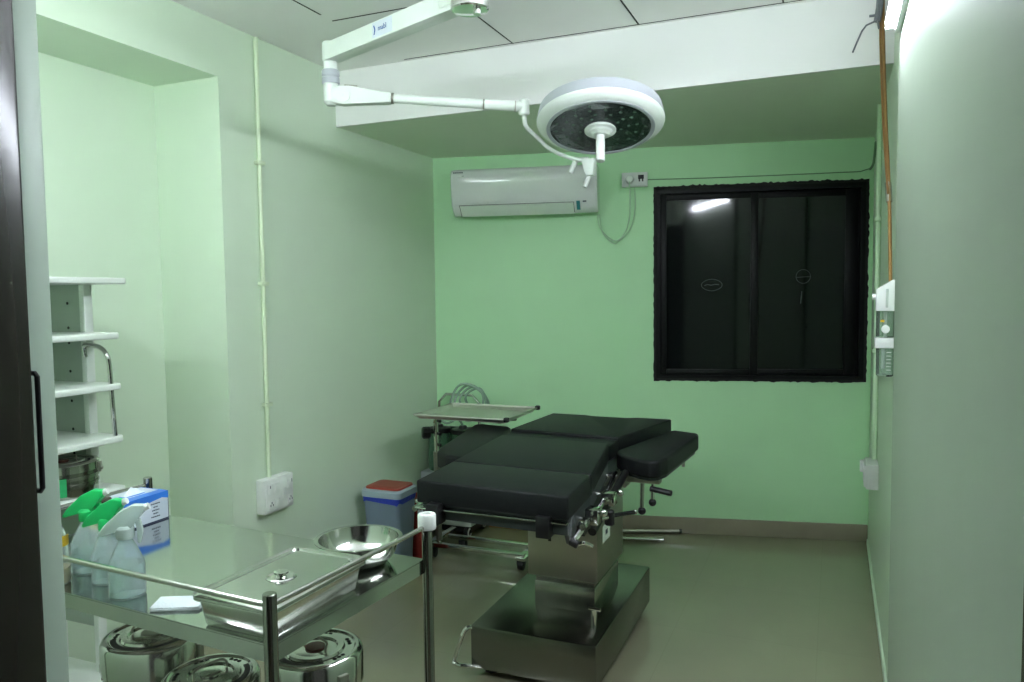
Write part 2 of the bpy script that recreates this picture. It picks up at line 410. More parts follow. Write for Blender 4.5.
# ------------------------------------------------------------------ air conditioner
ACX = BXF @ T(-1.050, 0.025, 2.010)
ac = thing('air_conditioner', 'glossy white wall air conditioner on the green back wall', 'air conditioner', tuple(ACX @ Vector((0.46, 0, 0))))
L, H = 0.915, 0.295
prof = [(0, 0.04), (-0.06, 0.012), (-0.12, 0.006), (-0.165, 0.040), (-0.190, 0.075), (-0.203, 0.14), (-0.211, 0.20), (-0.213, 0.232), (-0.209, 0.262), (-0.190, 0.287), (-0.15, 0.295), (0, 0.295)]
b = MB(ACX); rows = []
cuts = [0, 0.006, 0.018] + [L*i/8 for i in range(1, 8)] + [L-0.018, L-0.006, L]
for x in cuts:
    k = 1.0 if 0.017 < x < L-0.017 else (0.985 if 0.005 < x < L-0.005 else 0.94)
    rows.append([(x, p*k, 0.15+(z-0.15)*(1-(1-k)*0.5)) for p, z in prof])
b.grid(rows)
t = bmesh.new(); 
for r in (rows[0], rows[-1]): t.faces.new([t.verts.new(p) for p in r])
b._merge(t)
build('body', b, ACW, ac, sharp=50)
b = MB(ACX)   # the flap
fx0, fx1 = 0.055, L-0.145
b.grid([[(fx0, -0.124, 0.002), (fx1, -0.124, 0.002)], [(fx0, -0.170, 0.038), (fx1, -0.170, 0.038)], [(fx0, -0.188, 0.062), (fx1, -0.188, 0.062)], [(fx0, -0.176, 0.066), (fx1, -0.176, 0.066)]])
build('flap', b, ACG, ac)
b = MB(ACX)
for (x0, z0, x1, z1) in ((fx0-0.003, 0.001, fx0, 0.066), (fx1, 0.010, fx1+0.003, 0.066)):
    y = lambda z: -0.128-(z*1.02)
    b.grid([[(x0, y(z0)-0.002, z0), (x1, y(z0)-0.002, z0)], [(x0, y(z1)-0.002, z1), (x1, y(z1)-0.002, z1)]])
b.box(fx0-0.003, fx1+0.003, -0.1905, -0.187, 0.0655, 0.0675)
build('flap_gap', b, GAP, ac)
b = MB(ACX); b.grid([[(L-0.128, -0.150, 0.022), (L-0.105, -0.150, 0.022)], [(L-0.128, -0.196, 0.072), (L-0.105, -0.196, 0.072)]])
o = build('indicator_strip', b, mat('teal_strip', (0.03, 0.22, 0.24), 0.3, noise=0.05), ac)
b = MB(ACX); [b.box(0.020+0.013*k, 0.029+0.013*k, -0.2075, -0.2045, 0.262+0.002*(k % 2), 0.272) for k in range(5)]; b.box(0.076, 0.090, -0.2155, -0.2125, 0.244, 0.247)
build('logo', b, INK, ac)
b = MB(ACX); b.box(L-0.088, L-0.066, -0.197, -0.193, 0.064, 0.072); build('display_mark', b, INK, ac)

# socket with plug beside it
def face_back(x, y, z): return BXF @ T(x, y, z)
X = face_back(0.007, 0, 2.172)
so = thing('power_socket', 'white switch and socket box right of the air conditioner', 'socket', tuple(X @ Vector((0.08, 0, 0))))
b = MB(X); b.box(0, 0.158, -0.035, 0, 0, 0.088, 0.004); b.box(0.006, 0.152, -0.039, -0.034, 0.006, 0.082, 0.002); build('box', b, WHITEP, so)
b = MB(X); b.box(0.10, 0.135, -0.044, -0.039, 0.045, 0.070, 0.002); b.box(0.104, 0.112, -0.044, -0.0385, 0.03, 0.046); b.box(0.124, 0.132, -0.044, -0.0385, 0.03, 0.046); build('switch', b, BLACKP, so)
b = MB(X); b.lathe([(0, 0.03), (0.020, 0.03), (0.026, 0.022), (0.027, 0), (0, 0)], 20, T(0.048, -0.039, 0.044) @ RX(90)); build('plug', b, WHITEP, so)
ac_pts = [(-0.145, 0.01, 2.01), (-0.13, -0.02, 1.93), (-0.07, -0.02, 1.86), (-0.02, -0.022, 1.845), (0.03, -0.018, 1.90), (0.055, -0.03, 2.00), (0.058, -0.06, 2.12), (0.055, -0.068, 2.20)]
b = MB(BXF); b.tube(ac_pts, 0.0035, 8, 8)
b.tube([(-0.135, 0.012, 2.012), (-0.115, -0.015, 1.90), (-0.05, -0.015, 1.83), (-0.012, -0.02, 1.842), (0.06, -0.014, 1.92), (0.088, -0.01, 2.05), (0.085, -0.012, 2.17)], 0.0028, 8, 8)
o = build('power_cord', b, CORD, ac); o['label'] = 'thin pale cord looping to the socket'
b = MB(BXF); b.tube([(0.165, -0.004, 2.216), (0.5, -0.005, 2.212), (0.9, -0.005, 2.212), (1.40, -0.005, 2.215), (1.45, -0.008, 2.23)], 0.003, 8)
b.xf = Matrix.Identity(4); b.tube([(0.180, 5.0, 2.225), (0.196, 4.93, 2.25), (0.197, 4.72, 2.33)], 0.007, 8, 4)
tag(build('wall_wire', b, WIRE), 'thin dark wire running along the wall above the window', 'wire')

# ------------------------------------------------------------------ left wall electrics
c = thing('wall_conduit', 'cream vertical conduit on the left wall above the switch board', 'conduit', (LX, 2.835, 0.70))
build('pipe', MB().cyl((LX+0.013, 2.812, 2.690), (LX+0.013, 2.810, 0.66), 0.0105, seg=12), CONDUIT, c)
for z in (2.13, 1.58, 1.02):
    build('clip', MB().box(LX, LX+0.028, 2.787, 2.837, z-0.009, z+0.009, 0.004), CONDUIT, c)
def plate(name, label, X, group=None, wd=0.2, ht=0.16):
    t = thing(name, label, 'switch board', tuple(X @ Vector((0, 0, 0))), group)
    b = MB(X); b.box(-wd/2, wd/2, -0.052, 0, 0, ht, 0.005); b.box(-wd/2+0.006, wd/2-0.006, -0.056, -0.05, 0.006, ht-0.006, 0.003); build('box', b, WHITEP, t)
    for x in (-0.065, -0.022, 0.028, 0.068):
        for z in (0.04, 0.115):
            if x == 0.028: continue
            b = MB(X); b.box(x-0.016, x+0.016, -0.0615, -0.056, z-0.022, z+0.022, 0.002); build('switch', b, WHITEP, t)
    for x in (-0.065, 0.068):
        for dx, dz in ((-0.008, 0), (0.008, 0), (0, 0.011)):
            build('socket_hole', MB(X).box(x+dx-0.0022, x+dx+0.0022, -0.0626, -0.061, 0.04+dz-0.005, 0.04+dz+0.005), INK, t)
    build('switch_mark', MB(X).box(-0.074, -0.070, -0.0626, -0.061, 0.12, 0.132), INK, t)
    build('switch_mark', MB(X).box(0.076, 0.079, -0.0626, -0.061, 0.118, 0.134), INK, t)
    b = MB(X); b.box(0.018, 0.038, -0.0605, -0.056, 0.055, 0.10, 0.003); build('regulator', b, WHITEP, t)
    return t
XL = Matrix(((0, -1, 0, LX), (1, 0, 0, 2.832), (0, 0, 1, 0.52), (0, 0, 0, 1)))   # local x -> +Y, local -y -> +X
plate('switch_board', 'white switch and socket board on the left wall, below the conduit', XL)

# ------------------------------------------------------------------ right wall fittings
c = thing('wall_conduit', 'pale green vertical conduit near the window corner on the right wall', 'conduit', (RXF, 4.15, 0.66))
build('pipe', MB().cyl((RXF-0.014, 4.15, 2.41), (RXF-0.014, 4.13, 0.66), 0.0125, seg=12), CONDR, c)
for z in (1.86, 1.22):
    build('clip', MB().box(RXF-0.032, RXF, 4.110, 4.180, z-0.010, z+0.010, 0.004), CONDR, c)
t = thing('junction_box', 'white socket box low on the right wall under the conduit', 'socket', (RXF, 4.08, 0.57))
build('box', MB().box(RXF-0.055, RXF, 3.98, 4.17, 0.565, 0.685, 0.005), WHITEP, t)
build('cover', MB().box(RXF-0.063, RXF-0.054, 3.99, 4.16, 0.573, 0.677, 0.003), WHITEP, t)
build('knob', MB().box(RXF-0.078, RXF-0.06, 4.11, 4.15, 0.62, 0.675, 0.004), WHITEP, t)
# copper pipes
cp = thing('copper_pipe', 'copper gas pipe running down the right wall to the flowmeter', 'pipe', (0.185, 3.2, 1.55))
build('pipe', MB().tube([(0.158, 3.40, 2.66), (0.162, 3.385, 2.48), (0.172, 3.35, 2.2), (0.184, 3.25, 1.88), (0.187, 3.13, 1.545)], 0.0068, 10, 4), COPPER, cp)
build('pipe', MB().tube([(0.148, 3.405, 2.66), (0.152, 3.39, 2.48), (0.163, 3.355, 2.2), (0.1755, 3.27, 1.95), (0.180, 3.24, 1.88)], 0.0042, 10, 4), COPPER, cp)
build('joint', MB().cyl((0.1805, 3.27, 1.925), (0.1840, 3.245, 1.85), 0.0115, seg=12), STEELD, cp)

# oxygen flowmeter with humidifier
FX = T(RXF, 3.08, 1.556) @ Matrix.Diagonal((0.717, 0.75, 0.792, 1)) @ T(-RXF, -3.34, -1.578)
fm = thing('oxygen_flowmeter', 'white and clear oxygen flowmeter on the right wall, under the copper pipe', 'flowmeter', (0.17, 3.08, 1.205))
b = MB(FX); b.prism([(0.111, 1.435), (RXF, 1.435), (RXF, 1.575), (0.190, 1.578), (0.111, 1.533)], 0, 0.085, 0.004, xf=Matrix(((1, 0, 0, 0), (0, 0, 1, 3.30), (0, 1, 0, 0), (0, 0, 0, 1))))
build('head', b, WHITEP, fm)
b = MB(FX); b.box(0.154, 0.166, 3.296, 3.30, 1.45, 1.535, 0.002); build('scale_slot', b, CARTG, fm)
build('valve_knob', MB(FX).cyl((0.111, 3.34, 1.50), (0.094, 3.34, 1.50), 0.014, seg=14), WHITEP, fm)
b = MB(FX); b.lathe([(0.0, 0), (0.040, 0), (0.042, 0.004), (0.042, 0.118), (0.0385, 0.118), (0.0385, 0.004), (0.0, 0.004)], 24, T(0.156, 3.34, 1.315)); build('flow_tube', b, CLEARG, fm)
build('dial', MB(FX).cyl((0.156, 3.318, 1.352), (0.156, 3.292, 1.352), 0.019, seg=18, bev=0.003), WHITEP, fm)
build('spindle', MB(FX).cyl((0.156, 3.34, 1.31), (0.156, 3.34, 1.43), 0.008, seg=10), WHITEP, fm)
build('gas_mark', MB(FX).box(0.132, 0.150, 3.2965, 3.2985, 1.385, 1.395), YELLOW, fm)
build('collar', MB(FX).box(0.108, RXF, 3.295, 3.385, 1.265, 1.312, 0.005), WHITEP, fm)
b = MB(FX); b.lathe([(0.0, 0), (0.036, 0), (0.041, 0.006), (0.042, 0.13), (0.039, 0.13), (0.038, 0.008), (0.0, 0.005)], 24, T(0.158, 3.34, 1.135)); build('humidifier_jar', b, CLEARG, fm)
b = MB(FX); b.cyl((0.148, 3.34, 1.17), (0.148, 3.34, 1.265), 0.009, seg=10)
for i in range(6): b.box(0.162, 0.182, 3.297, 3.2985, 1.165+i*0.016, 1.168+i*0.016)
build('dip_tube', b, WHITEP, fm)
# dangling wire end by the beam
b = MB()
b.tube([(0.150, 3.40, 2.70), (0.146, 3.385, 2.62), (0.138, 3.38, 2.565)], 0.013, 8, 3)
b.tube([(0.138, 3.38, 2.57), (0.100, 3.375, 2.555), (0.085, 3.375, 2.535), (0.066, 3.37, 2.49), (0.052, 3.37, 2.455)], 0.0035, 8)
b.tube([(0.140, 3.38, 2.57), (0.145, 3.375, 2.535)], 0.004, 8, 2)
b.tube([(0.140, 3.38, 2.59), (0.110, 3.38, 2.59)], 0.005, 8, 2)
tag(build('cable_bundle', b, mat('grey_cable', (0.16, 0.17, 0.19), 0.5, noise=0.15, nscale=30)), 'grey cable bundle with a bare wire end hanging at the right end of the beam', 'cable')

# ------------------------------------------------------------------ surgical light
D0 = Vector((-0.842, 2.895, 2.150))
tau = math.radians(16.6)
hz = Vector((-D0.x, -D0.y, 0)).normalized()          # towards the doorway
nrm = (Vector((0, 0, -1))*math.cos(tau) + hz*math.sin(tau)).normalized()
side = hz.cross(Vector((0, 0, 1))).normalized()
v = nrm.cross(side).normalized()
DXF = Matrix(((side.x, v.x, nrm.x, D0.x), (side.y, v.y, nrm.y, D0.y), (side.z, v.z, nrm.z, D0.z), (0, 0, 0, 1))) @ Matrix.Scale(0.972, 4)
sl = thing('surgical_light', 'white round surgical light on a jointed ceiling arm above the table', 'surgical light', (-1.15, 2.16, CZ))
b = MB(DXF); b.lathe([(0.0, -0.100), (0.10, -0.099), (0.18, -0.094), (0.228, -0.086), (0.242, -0.078), (0.247, -0.056), (0.2510, -0.036), (0.2530, -0.029), (0.2520, -0.024), (0.243, -0.014), (0.229, -0.006), (0.216, 0.0), (0.213, 0.0), (0.212, -0.004), (0.0, -0.012)], 72); build('dome', b, WHITEE, sl)
b = MB(DXF); b.lathe([(0.2260, -0.0890), (0.2410, -0.0815), (0.2440, -0.0790), (0.2490, -0.0570), (0.2535, -0.0330), (0.2500, -0.0320)], 72); build('rim_band', b, GREYE, sl)
b = MB(DXF); b.lathe([(0.2145, -0.001), (0.2135, 0.0025), (0.1990, 0.0015), (0.1985, -0.003)], 72); build('ring', b, GREYE, sl)
b = MB(DXF); b.prism([(0.199*math.cos(2*PI*i/72), 0.199*math.sin(2*PI*i/72)) for i in range(72)], -0.006, -0.001)
gl = build('glass', b, LEDG, sl)
for f in gl.data.polygons: f.use_smooth = False
b = MB(DXF)
for rr, n in ((0.082, 9), (0.113, 12), (0.145, 15), (0.177, 18)):
    for i in range(n):
        a = 2*PI*i/n + rr*20
        X = T(rr*math.cos(a), rr*math.sin(a), -0.001) @ RZ(math.degrees(a)*1.7)
        b.lathe([(0, 0.0008), (0.0062, 0.0008), (0.0062, 0), (0, 0)], 10, xf=X)
o = build('led_lens', b, LENS, gl); o['kind'] = 'stuff'
b = MB(DXF); b.lathe([(0, 0), (0.060, 0), (0.063, 0.004), (0.062, 0.010), (0.050, 0.014), (0.046, 0.020), (0.036, 0.023), (0.030, 0.028), (0, 0.030)], 40); hb = build('handle_base', b, WHITEE, sl)
b = MB(DXF); b.lathe([(0, 0.028), (0.0165, 0.028), (0.0175, 0.034), (0.0180, 0.132), (0.0165, 0.138), (0.010, 0.139), (0, 0.139)], 24); build('handle', b, WHITEP, sl)
# yoke curving below the far side of the dome
def dp(r, a, h): return DXF @ Vector((r*math.cos(math.radians(a)), r*math.sin(math.radians(a)), h))
E1 = Vector((-1.128, 2.82, 2.236))
yl = [E1+Vector((0, 0, 0.0)), E1+Vector((0.002, 0, -0.035))]
near = min((0, 180), key=lambda a: (dp(0.27, a, 0)-E1).length)
far = min((90, 270), key=lambda a: dp(0.27, a, 0).z)
sg = 1 if ((far-near) % 360) == 90 else -1
arc = [dp(0.262, near+sg*q, -0.012+0.026*(q/90)) for q in (18, 30, 42, 54, 66, 78)]
b = MB(); b.tube(yl+[E1+Vector((0.006, 0.01, -0.065))]+arc, 0.0085, 10, 6); build('yoke', b, WHITEE, sl)
pv = dp(0.262, near+sg*79, 0.014)
b = MB(); b.prism([(-0.030, 0.012), (0.032, 0.012), (0.022, -0.058), (-0.008, -0.058)], -0.022, 0.022, 0.005, xf=Matrix(((1, 0, 0, pv.x), (0, 0, 1, pv.y), (0, 1, 0, pv.z), (0, 0, 0, 1))))
build('pivot', b, WHITEE, sl)
b = MB(); b.cyl(pv+Vector((0.005, 0, -0.05)), pv+Vector((-0.016, -0.01, -0.105)), 0.0095, seg=12, bev=0.002); build('knob', b, WHITEE, sl)
b = MB(); b.cyl(pv+Vector((-0.050, -0.01, 0.015)), pv+Vector((-0.076, -0.015, -0.042)), 0.0115, seg=12, bev=0.003); build('knob', b, WHITEE, sl)
b = MB(); b.cyl(pv+Vector((-0.06, 0.0, 0.012)), pv+Vector((0.0, 0.0, 0.012)), 0.010, seg=12); build('pivot_pin', b, WHITEE, sl)
# lower arm, elbow, upper arm, ceiling post
J = Vector((-1.790, 2.515, 2.297)); dL = (E1+Vector((0, 0, 0.012))-J).normalized()
K1 = J + dL*0.215
up = Vector((0, 0, 1)); pr = dL.cross(up).normalized()
AX = Matrix(((dL.x, -pr.x, 0, J.x), (dL.y, -pr.y, 0, J.y), (dL.z, -pr.z, 1, J.z), (0, 0, 0, 1)))
b = MB(AX)
b.prism([(-0.026, -0.014), (-0.012, -0.036), (0.03, -0.038), (0.215, -0.021), (0.215, 0.018), (0.11, 0.026), (0.055, 0.032), (0.0, 0.030), (-0.024, 0.016)], -0.024, 0.024, 0.006, xf=Matrix(((1, 0, 0, 0), (0, 0, 1, 0), (0, 1, 0, 0), (0, 0, 0, 1))))
build('spring_housing', b, WHITEE, sl)
b = MB(AX); b.lathe([(0, 0), (0.030, 0), (0.030, 0.004), (0, 0.005)], 28, T(0.03, -0.024, -0.003) @ RX(90)); b.cyl((0.03, -0.028, -0.003), (0.03, -0.031, -0.003), 0.005, seg=10); build('joint_cover', b, WHITEE, sl)
b = MB(AX); b.box(0.035, 0.085, -0.010, 0.010, 0.029, 0.040, 0.003); build('brake_screw', b, STEELD, sl)
E0 = E1+Vector((0, 0, 0.012)); m1 = E0-dL*0.155
build('clamp_ring', MB().cyl(K1, K1+dL*0.010, 0.0215, seg=20), STEELD, sl)
build('clamp_ring', MB().cyl(m1-dL*0.005, m1, 0.0205, seg=20), STEELD, sl)
build('clamp_ring', MB().cyl(E0-dL*0.036, E0-dL*0.032, 0.0215, seg=20), STEELD, sl)
b = MB(); b.cyl(K1, m1, 0.0180, 0.0180, seg=20); b.cyl(m1, E0-dL*0.03, 0.0205, seg=20, bev=0.002); build('lower_arm', b, WHITEE, sl)
b = MB(); b.cyl(E0+Vector((0, 0, 0.030)), E0+Vector((0, 0, -0.034)), 0.0215, seg=20, bev=0.006); b.cyl(E0-dL*0.03, E0, 0.0215, seg=20); build('yoke_joint', b, WHITEE, sl)
jx, jy = J.x-0.018, J.y-0.004
b = MB(); b.lathe([(0, 2.256), (0.018, 2.256), (0.0285, 2.270), (0.0285, 2.340), (0, 2.340)], 28, T(jx, jy, 0)); build('elbow', b, WHITEE, sl)
b = MB(); b.lathe([(0, 2.338), (0.032, 2.338), (0.034, 2.341), (0.034, 2.359), (0.031, 2.362), (0.031, 2.366), (0.034, 2.369), (0.034, 2.387), (0.032, 2.390), (0, 2.390)], 28, T(jx, jy, 0)); build('collar', b, GREYE, sl)
b = MB(); b.lathe([(0, 2.388), (0.026, 2.388), (0.026, 2.420), (0.030, 2.424), (0.030, 2.490), (0.026, 2.496), (0, 2.496)], 28, T(jx, jy, 0)); build('upper_joint', b, WHITEE, sl)
P = Vector((-1.070, 2.225, 0))
dU = Vector((P.x-jx, P.y-jy, 0)); LU = dU.length; dU.normalize(); pu = dU.cross(up)
UX = Matrix(((dU.x, -pu.x, 0, jx), (dU.y, -pu.y, 0, jy), (0, 0, 1, 2.446), (0, 0, 0, 1)))
b = MB(UX); b.box(0.01, LU-0.050, -0.032, 0.032, -0.025, 0.040, 0.005); build('upper_arm', b, WHITEE, sl)
b = MB(UX); b.box(LU-0.11, LU-0.03, -0.038, 0.038, -0.012, 0.08, 0.01); build('arm_head', b, WHITEE, sl)
tx = 0.375
b = MB(UX); b.box(tx-0.055, tx+0.060, -0.0330, -0.032, -0.018, 0.034); st = build('sticker', b, STICK, sl)
b = MB(UX); b.text('mabl', 0.026, T(tx+0.004, -0.0333, 0.009) @ RX(90)); b.prism([(-0.046, -0.016), (-0.041, -0.016), (-0.035, 0.000), (-0.041, 0.016), (-0.047, 0.016), (-0.041, 0.000)], 0, 0.0008, xf=T(tx, -0.0331, 0.008) @ RX(90)); build('logo', b, BLUEINK, st)
b = MB(); b.lathe([(0, 2.420), (0.050, 2.420), (0.058, 2.425), (0.060, 2.460), (0.064, 2.463), (0.064, 2.62), (0, 2.62)], 32, T(P.x, P.y, 0)); build('ceiling_post', b, WHITEE, sl)
b = MB(); b.lathe([(0, 2.408), (0.03, 2.408), (0.056, 2.410), (0.0605, 2.414), (0.0605, 2.434), (0.057, 2.437), (0, 2.437)], 32, T(P.x, P.y, 0)); build('post_cap', b, CHROME, sl)
b = MB(); b.cyl((P.x+0.03, P.y-0.01, 2.408), (P.x+0.03, P.y-0.01, 2.392), 0.012, seg=12); build('cap_screw', b, STEEL, sl)
b = MB(); b.lathe([(0, 2.62), (0.10, 2.62), (0.14, 2.66), (0.15, CZ), (0, CZ)], 36, T(P.x, P.y, 0)); build('ceiling_cover', b, WHITEE, sl)

# ------------------------------------------------------------------ operating table
ot = thing('operating_table', 'operating table with black pads on a stainless steel column and base', 'operating table', (-1.06, 3.1, 0))
build('base', MB().box(-1.318, -0.800, 2.660, 3.560, 0.035, 0.21, 0.008), STEELK, ot)
for x in (-1.26, -0.86):
    for y in (2.74, 3.48): build('foot', MB().cyl((x, y, 0), (x, y, 0.036), 0.03, seg=14), BLACKP, ot)
build('column', MB().box(-1.150, -0.885, 2.935, 3.30, 0.20, 0.32, 0.006).box(-1.145, -0.890, 2.940, 3.295, 0.31, 0.37, 0.004), STEELB, ot)
up_s = build('column_sleeve', MB().box(-1.172, -0.868, 2.915, 3.322, 0.345, 0.735, 0.008), STEELD, ot)
b = MB(); b.box(-1.078, -1.066, 2.911, 2.916, 0.50, 0.66); [b.box(-1.102, -1.088, 2.911, 2.916, 0.51+i*0.017, 0.516+i*0.017) for i in range(9)]
build('slot', b, GAP, up_s)
b = MB(); b.box(-0.869, -0.8665, 2.99, 3.10, 0.49, 0.56); nm = build('label_plate', b, WHITEE, up_s)
b = MB(); b.box(-0.8668, -0.8660, 3.03, 3.06, 0.515, 0.535); build('label_print', b, INK, nm)
# frame under the pads
TR = [(-1.335, 2.33), (-0.785, 2.305), (-0.80, 2.60), (-0.895, 3.17), (-0.875, 3.30), (-0.775, 3.83), (-1.385, 3.83), (-1.40, 3.25)]
build('top_frame', MB().prism(TR, 0.735, 0.792, 0.004), RAILG, ot)
build('edge_trim', MB().box(-1.345, -0.785, 2.292, 2.322, 0.775, 0.781, 0.001, xf=None), STEEL, ot)
pads = [[(-1.350, 2.315), (-0.777, 2.285), (-0.797, 2.60), (-1.368, 2.635)],
        [(-1.368, 2.641), (-0.797, 2.606), (-0.893, 3.175), (-1.412, 3.215)],
        [(-1.428, 3.350), (-0.885, 3.305), (-0.757, 3.865), (-1.205, 3.880), (-1.16, 3.835), (-1.02, 3.832), (-0.97, 3.872), (-1.400, 3.865)]]
pads[2] = [(-1.428, 3.350), (-0.885, 3.305), (-0.757, 3.868), (-0.935, 3.868), (-0.975, 3.828), (-1.17, 3.832), (-1.215, 3.868), (-1.400, 3.868)]
for i, p in enumerate(pads):
    z1 = (0.870, 0.871, 0.874)[i]
    o = build('pad', MB().prism(p, 0.790, z1, 0.007, 3), VINYL, ot, sharp=60)
build('pad_gusset', MB().prism([(-1.412, 3.205), (-0.893, 3.165), (-0.885, 3.315), (-1.428, 3.36)], 0.792, 0.860, 0.006), VINYL, ot)
# straps that hold the near pad
for x in (-1.268, -0.862):
    build('strap', MB().box(x-0.024, x+0.024, 2.272, 2.335, 0.728, 0.80, 0.004), BLACKP, ot)
# side rails
for pts in ([(-0.752, 2.36, 0.752), (-0.770, 2.62, 0.752), (-0.850, 3.13, 0.752)], [(-1.385, 2.36, 0.752), (-1.405, 2.62, 0.752), (-1.445, 3.19, 0.752)]):
    build('side_rail', MB().tube(pts, 0.011, 8), STEEL, ot)
for (x, y) in ((-0.765, 2.45), (-0.80, 2.78), (-0.845, 3.08)): build('rail_spacer', MB().cyl((x-0.03, y, 0.752), (x+0.015, y, 0.752), 0.008, seg=10), STEEL, ot)
for y in (2.45, 2.78, 3.08): build('rail_spacer', MB().cyl((-1.43, y, 0.752), (-1.36, y, 0.752), 0.008, seg=10), STEEL, ot)
# clamps, levers and knobs on the right side
def lever(name, pts, r, m): return build(name, MB().tube(pts, r, 8, 4), m, ot)
for (x0, x1, y0, y1, z0, z1, k) in ((-0.772, -0.725, 2.44, 2.50, 0.735, 0.79, (-0.712, 2.47, 0.775)), (-0.795, -0.745, 2.72, 2.77, 0.725, 0.775, (-0.728, 2.745, 0.775))):
    cl = build('rail_clamp', MB().box(x0, x1, y0, y1, z0, z1, 0.006), STEEL, ot)
    build('clamp_knob', MB().ball(k, 0.013), CHROME, cl)
lever('lever', [(-0.80, 2.50, 0.735), (-0.765, 2.54, 0.727), (-0.738, 2.60, 0.720)], 0.008, STEEL)
build('lever_hub', MB().cyl((-0.735, 2.62, 0.742), (-0.735, 2.62, 0.688), 0.018, seg=16, bev=0.004), BLACKP, ot)
lever('lever', [(-0.735, 2.62, 0.720), (-0.700, 2.68, 0.716), (-0.672, 2.725, 0.712)], 0.008, BLACKP)
build('lever_tip', MB().ball((-0.668, 2.732, 0.712), 0.009), CHROME, ot)
lever('lever', [(-0.772, 2.40, 0.752), (-0.760, 2.375, 0.742), (-0.770, 2.35, 0.722), (-0.782, 2.33, 0.705)], 0.009, CHROME)
build('lever_hub', MB().cyl((-0.790, 2.335, 0.712), (-0.760, 2.335, 0.700), 0.014, seg=14, bev=0.003), BLACKP, ot)
lever('lever', [(-0.770, 2.335, 0.700), (-0.742, 2.345, 0.706), (-0.718, 2.355, 0.694)], 0.007, CHROME)
build('hinge_plate', MB().prism([(2.36, 0.80), (2.40, 0.735), (2.33, 0.70), (2.31, 0.735)], 0, 0.016, 0.003, xf=Matrix(((0, 0, 1, -0.80), (1, 0, 0, 0), (0, 1, 0, 0), (0, 0, 0, 1)))), RAILG, ot)
build('gas_strut', MB().cyl((-0.80, 3.10, 0.765), (-0.80, 2.62, 0.655), 0.016, seg=12), BLACKP, ot)
build('mechanism_box', MB().prism([(2.60, 0.735), (2.98, 0.735), (2.98, 0.68), (2.66, 0.62)], 0, 0.30, 0.004, xf=Matrix(((0, 0, 1, -1.14), (1, 0, 0, 0), (0, 1, 0, 0), (0, 0, 0, 1)))), BLACKP, ot)
# arm boards
def armboard(poly, z1, th, rail, hubs):
    o = build('arm_board', MB().prism(poly, z1-th, z1, 0.014, 3), VINYL, ot, sharp=60)
    cx = sum(p[0] for p in poly)/len(poly); cy = sum(p[1] for p in poly)/len(poly)
    pl = [(cx+(p[0]-cx)*0.9, cy+(p[1]-cy)*0.94) for p in poly]
    build('board_plate', MB().prism(pl, z1-th-0.012, z1-th-0.001, 0.002), RAILG, o)
    return o
R_ = armboard([(-0.872, 3.255), (-0.868, 3.205), (-0.825, 3.145), (-0.745, 3.085), (-0.690, 3.065), (-0.655, 3.090), (-0.634, 3.16), (-0.596, 3.70), (-0.606, 3.765), (-0.732, 3.815), (-0.752, 3.79)], 0.83, 0.075, None, None)
b = MB(); b.box(-0.83, -0.66, 3.12, 3.17, 0.722, 0.744, 0.004).box(-0.85, -0.80, 3.10, 3.19, 0.70, 0.75, 0.004); build('board_bracket', b, STEELD, R_)
build('bracket_rod', MB().cyl((-0.735, 3.13, 0.72), (-0.735, 3.12, 0.615), 0.009, seg=10).cyl((-0.69, 3.14, 0.735), (-0.69, 3.12, 0.655), 0.008, seg=10), STEEL, R_)
build('bracket_knob', MB().ball((-0.735, 3.12, 0.605), 0.017).ball((-0.690, 3.12, 0.645), 0.016).cyl((-0.70, 3.13, 0.70), (-0.61, 3.11, 0.693), 0.012, seg=10), BLACKP, R_)
build('board_pin', MB().cyl((-0.635, 3.52, 0.75), (-0.635, 3.52, 0.715), 0.008, seg=10), STEELD, R_)
L_ = armboard([(-1.640, 3.02), (-1.615, 2.955), (-1.53, 2.88), (-1.45, 2.865), (-1.425, 2.90), (-1.435, 3.05), (-1.53, 3.60), (-1.56, 3.635), (-1.72, 3.665), (-1.755, 3.63)], 0.832, 0.078, None, None)
build('board_bracket', MB().box(-1.60, -1.40, 2.98, 3.03, 0.718, 0.738, 0.004).cyl((-1.52, 3.0, 0.72), (-1.54, 3.0, 0.64), 0.009, seg=10), STEEL, L_)
build('bracket_knob', MB().ball((-1.64, 2.99, 0.70), 0.018).cyl((-1.60, 3.0, 0.725), (-1.65, 2.99, 0.70), 0.008, seg=8), BLACKP, L_)
# foot loop and small lever on the base
build('foot_loop', MB().tube([(-1.312, 2.672, 0.195), (-1.335, 2.645, 0.19), (-1.375, 2.635, 0.075), (-1.370, 2.630, 0.055), (-1.34, 2.645, 0.045), (-1.25, 2.675, 0.042)], 0.009, 10, 4), CHROME, ot)
build('brake_lever', MB().cyl((-0.852, 2.805, 0.205), (-0.852, 2.805, 0.285), 0.011, seg=12).cyl((-0.872, 2.805, 0.288), (-0.825, 2.805, 0.288), 0.007, seg=10), CHROME, ot)

# ------------------------------------------------------------------ mayo stand
ms = thing('mayo_stand', 'steel instrument stand with a flat tray behind the operating table', 'instrument stand', (-2.10, 3.86, 0))
TZ = 0.885
b = MB()
tx0, tx1, ty0, ty1 = -2.055, -1.520, 3.515, 3.955
b.box(tx0+0.02, tx1-0.02, ty0+0.02, ty1-0.02, TZ-0.022, TZ-0.019)
o_ = [(tx0+0.02, ty0+0.02), (tx1-0.02, ty0+0.02), (tx1-0.02, ty1-0.02), (tx0+0.02, ty1-0.02), (tx0+0.02, ty0+0.02)]
i_ = [(tx0, ty0), (tx1, ty0), (tx1, ty1), (tx0, ty1), (tx0, ty0)]
b.grid([[(x, y, TZ-0.020) for x, y in o_], [(x, y, TZ) for x, y in i_], [(x, y, TZ-0.004) for x, y in i_]])
b.tube([(x, y, TZ) for x, y in i_[:-1]], 0.006, 8, closed=True)
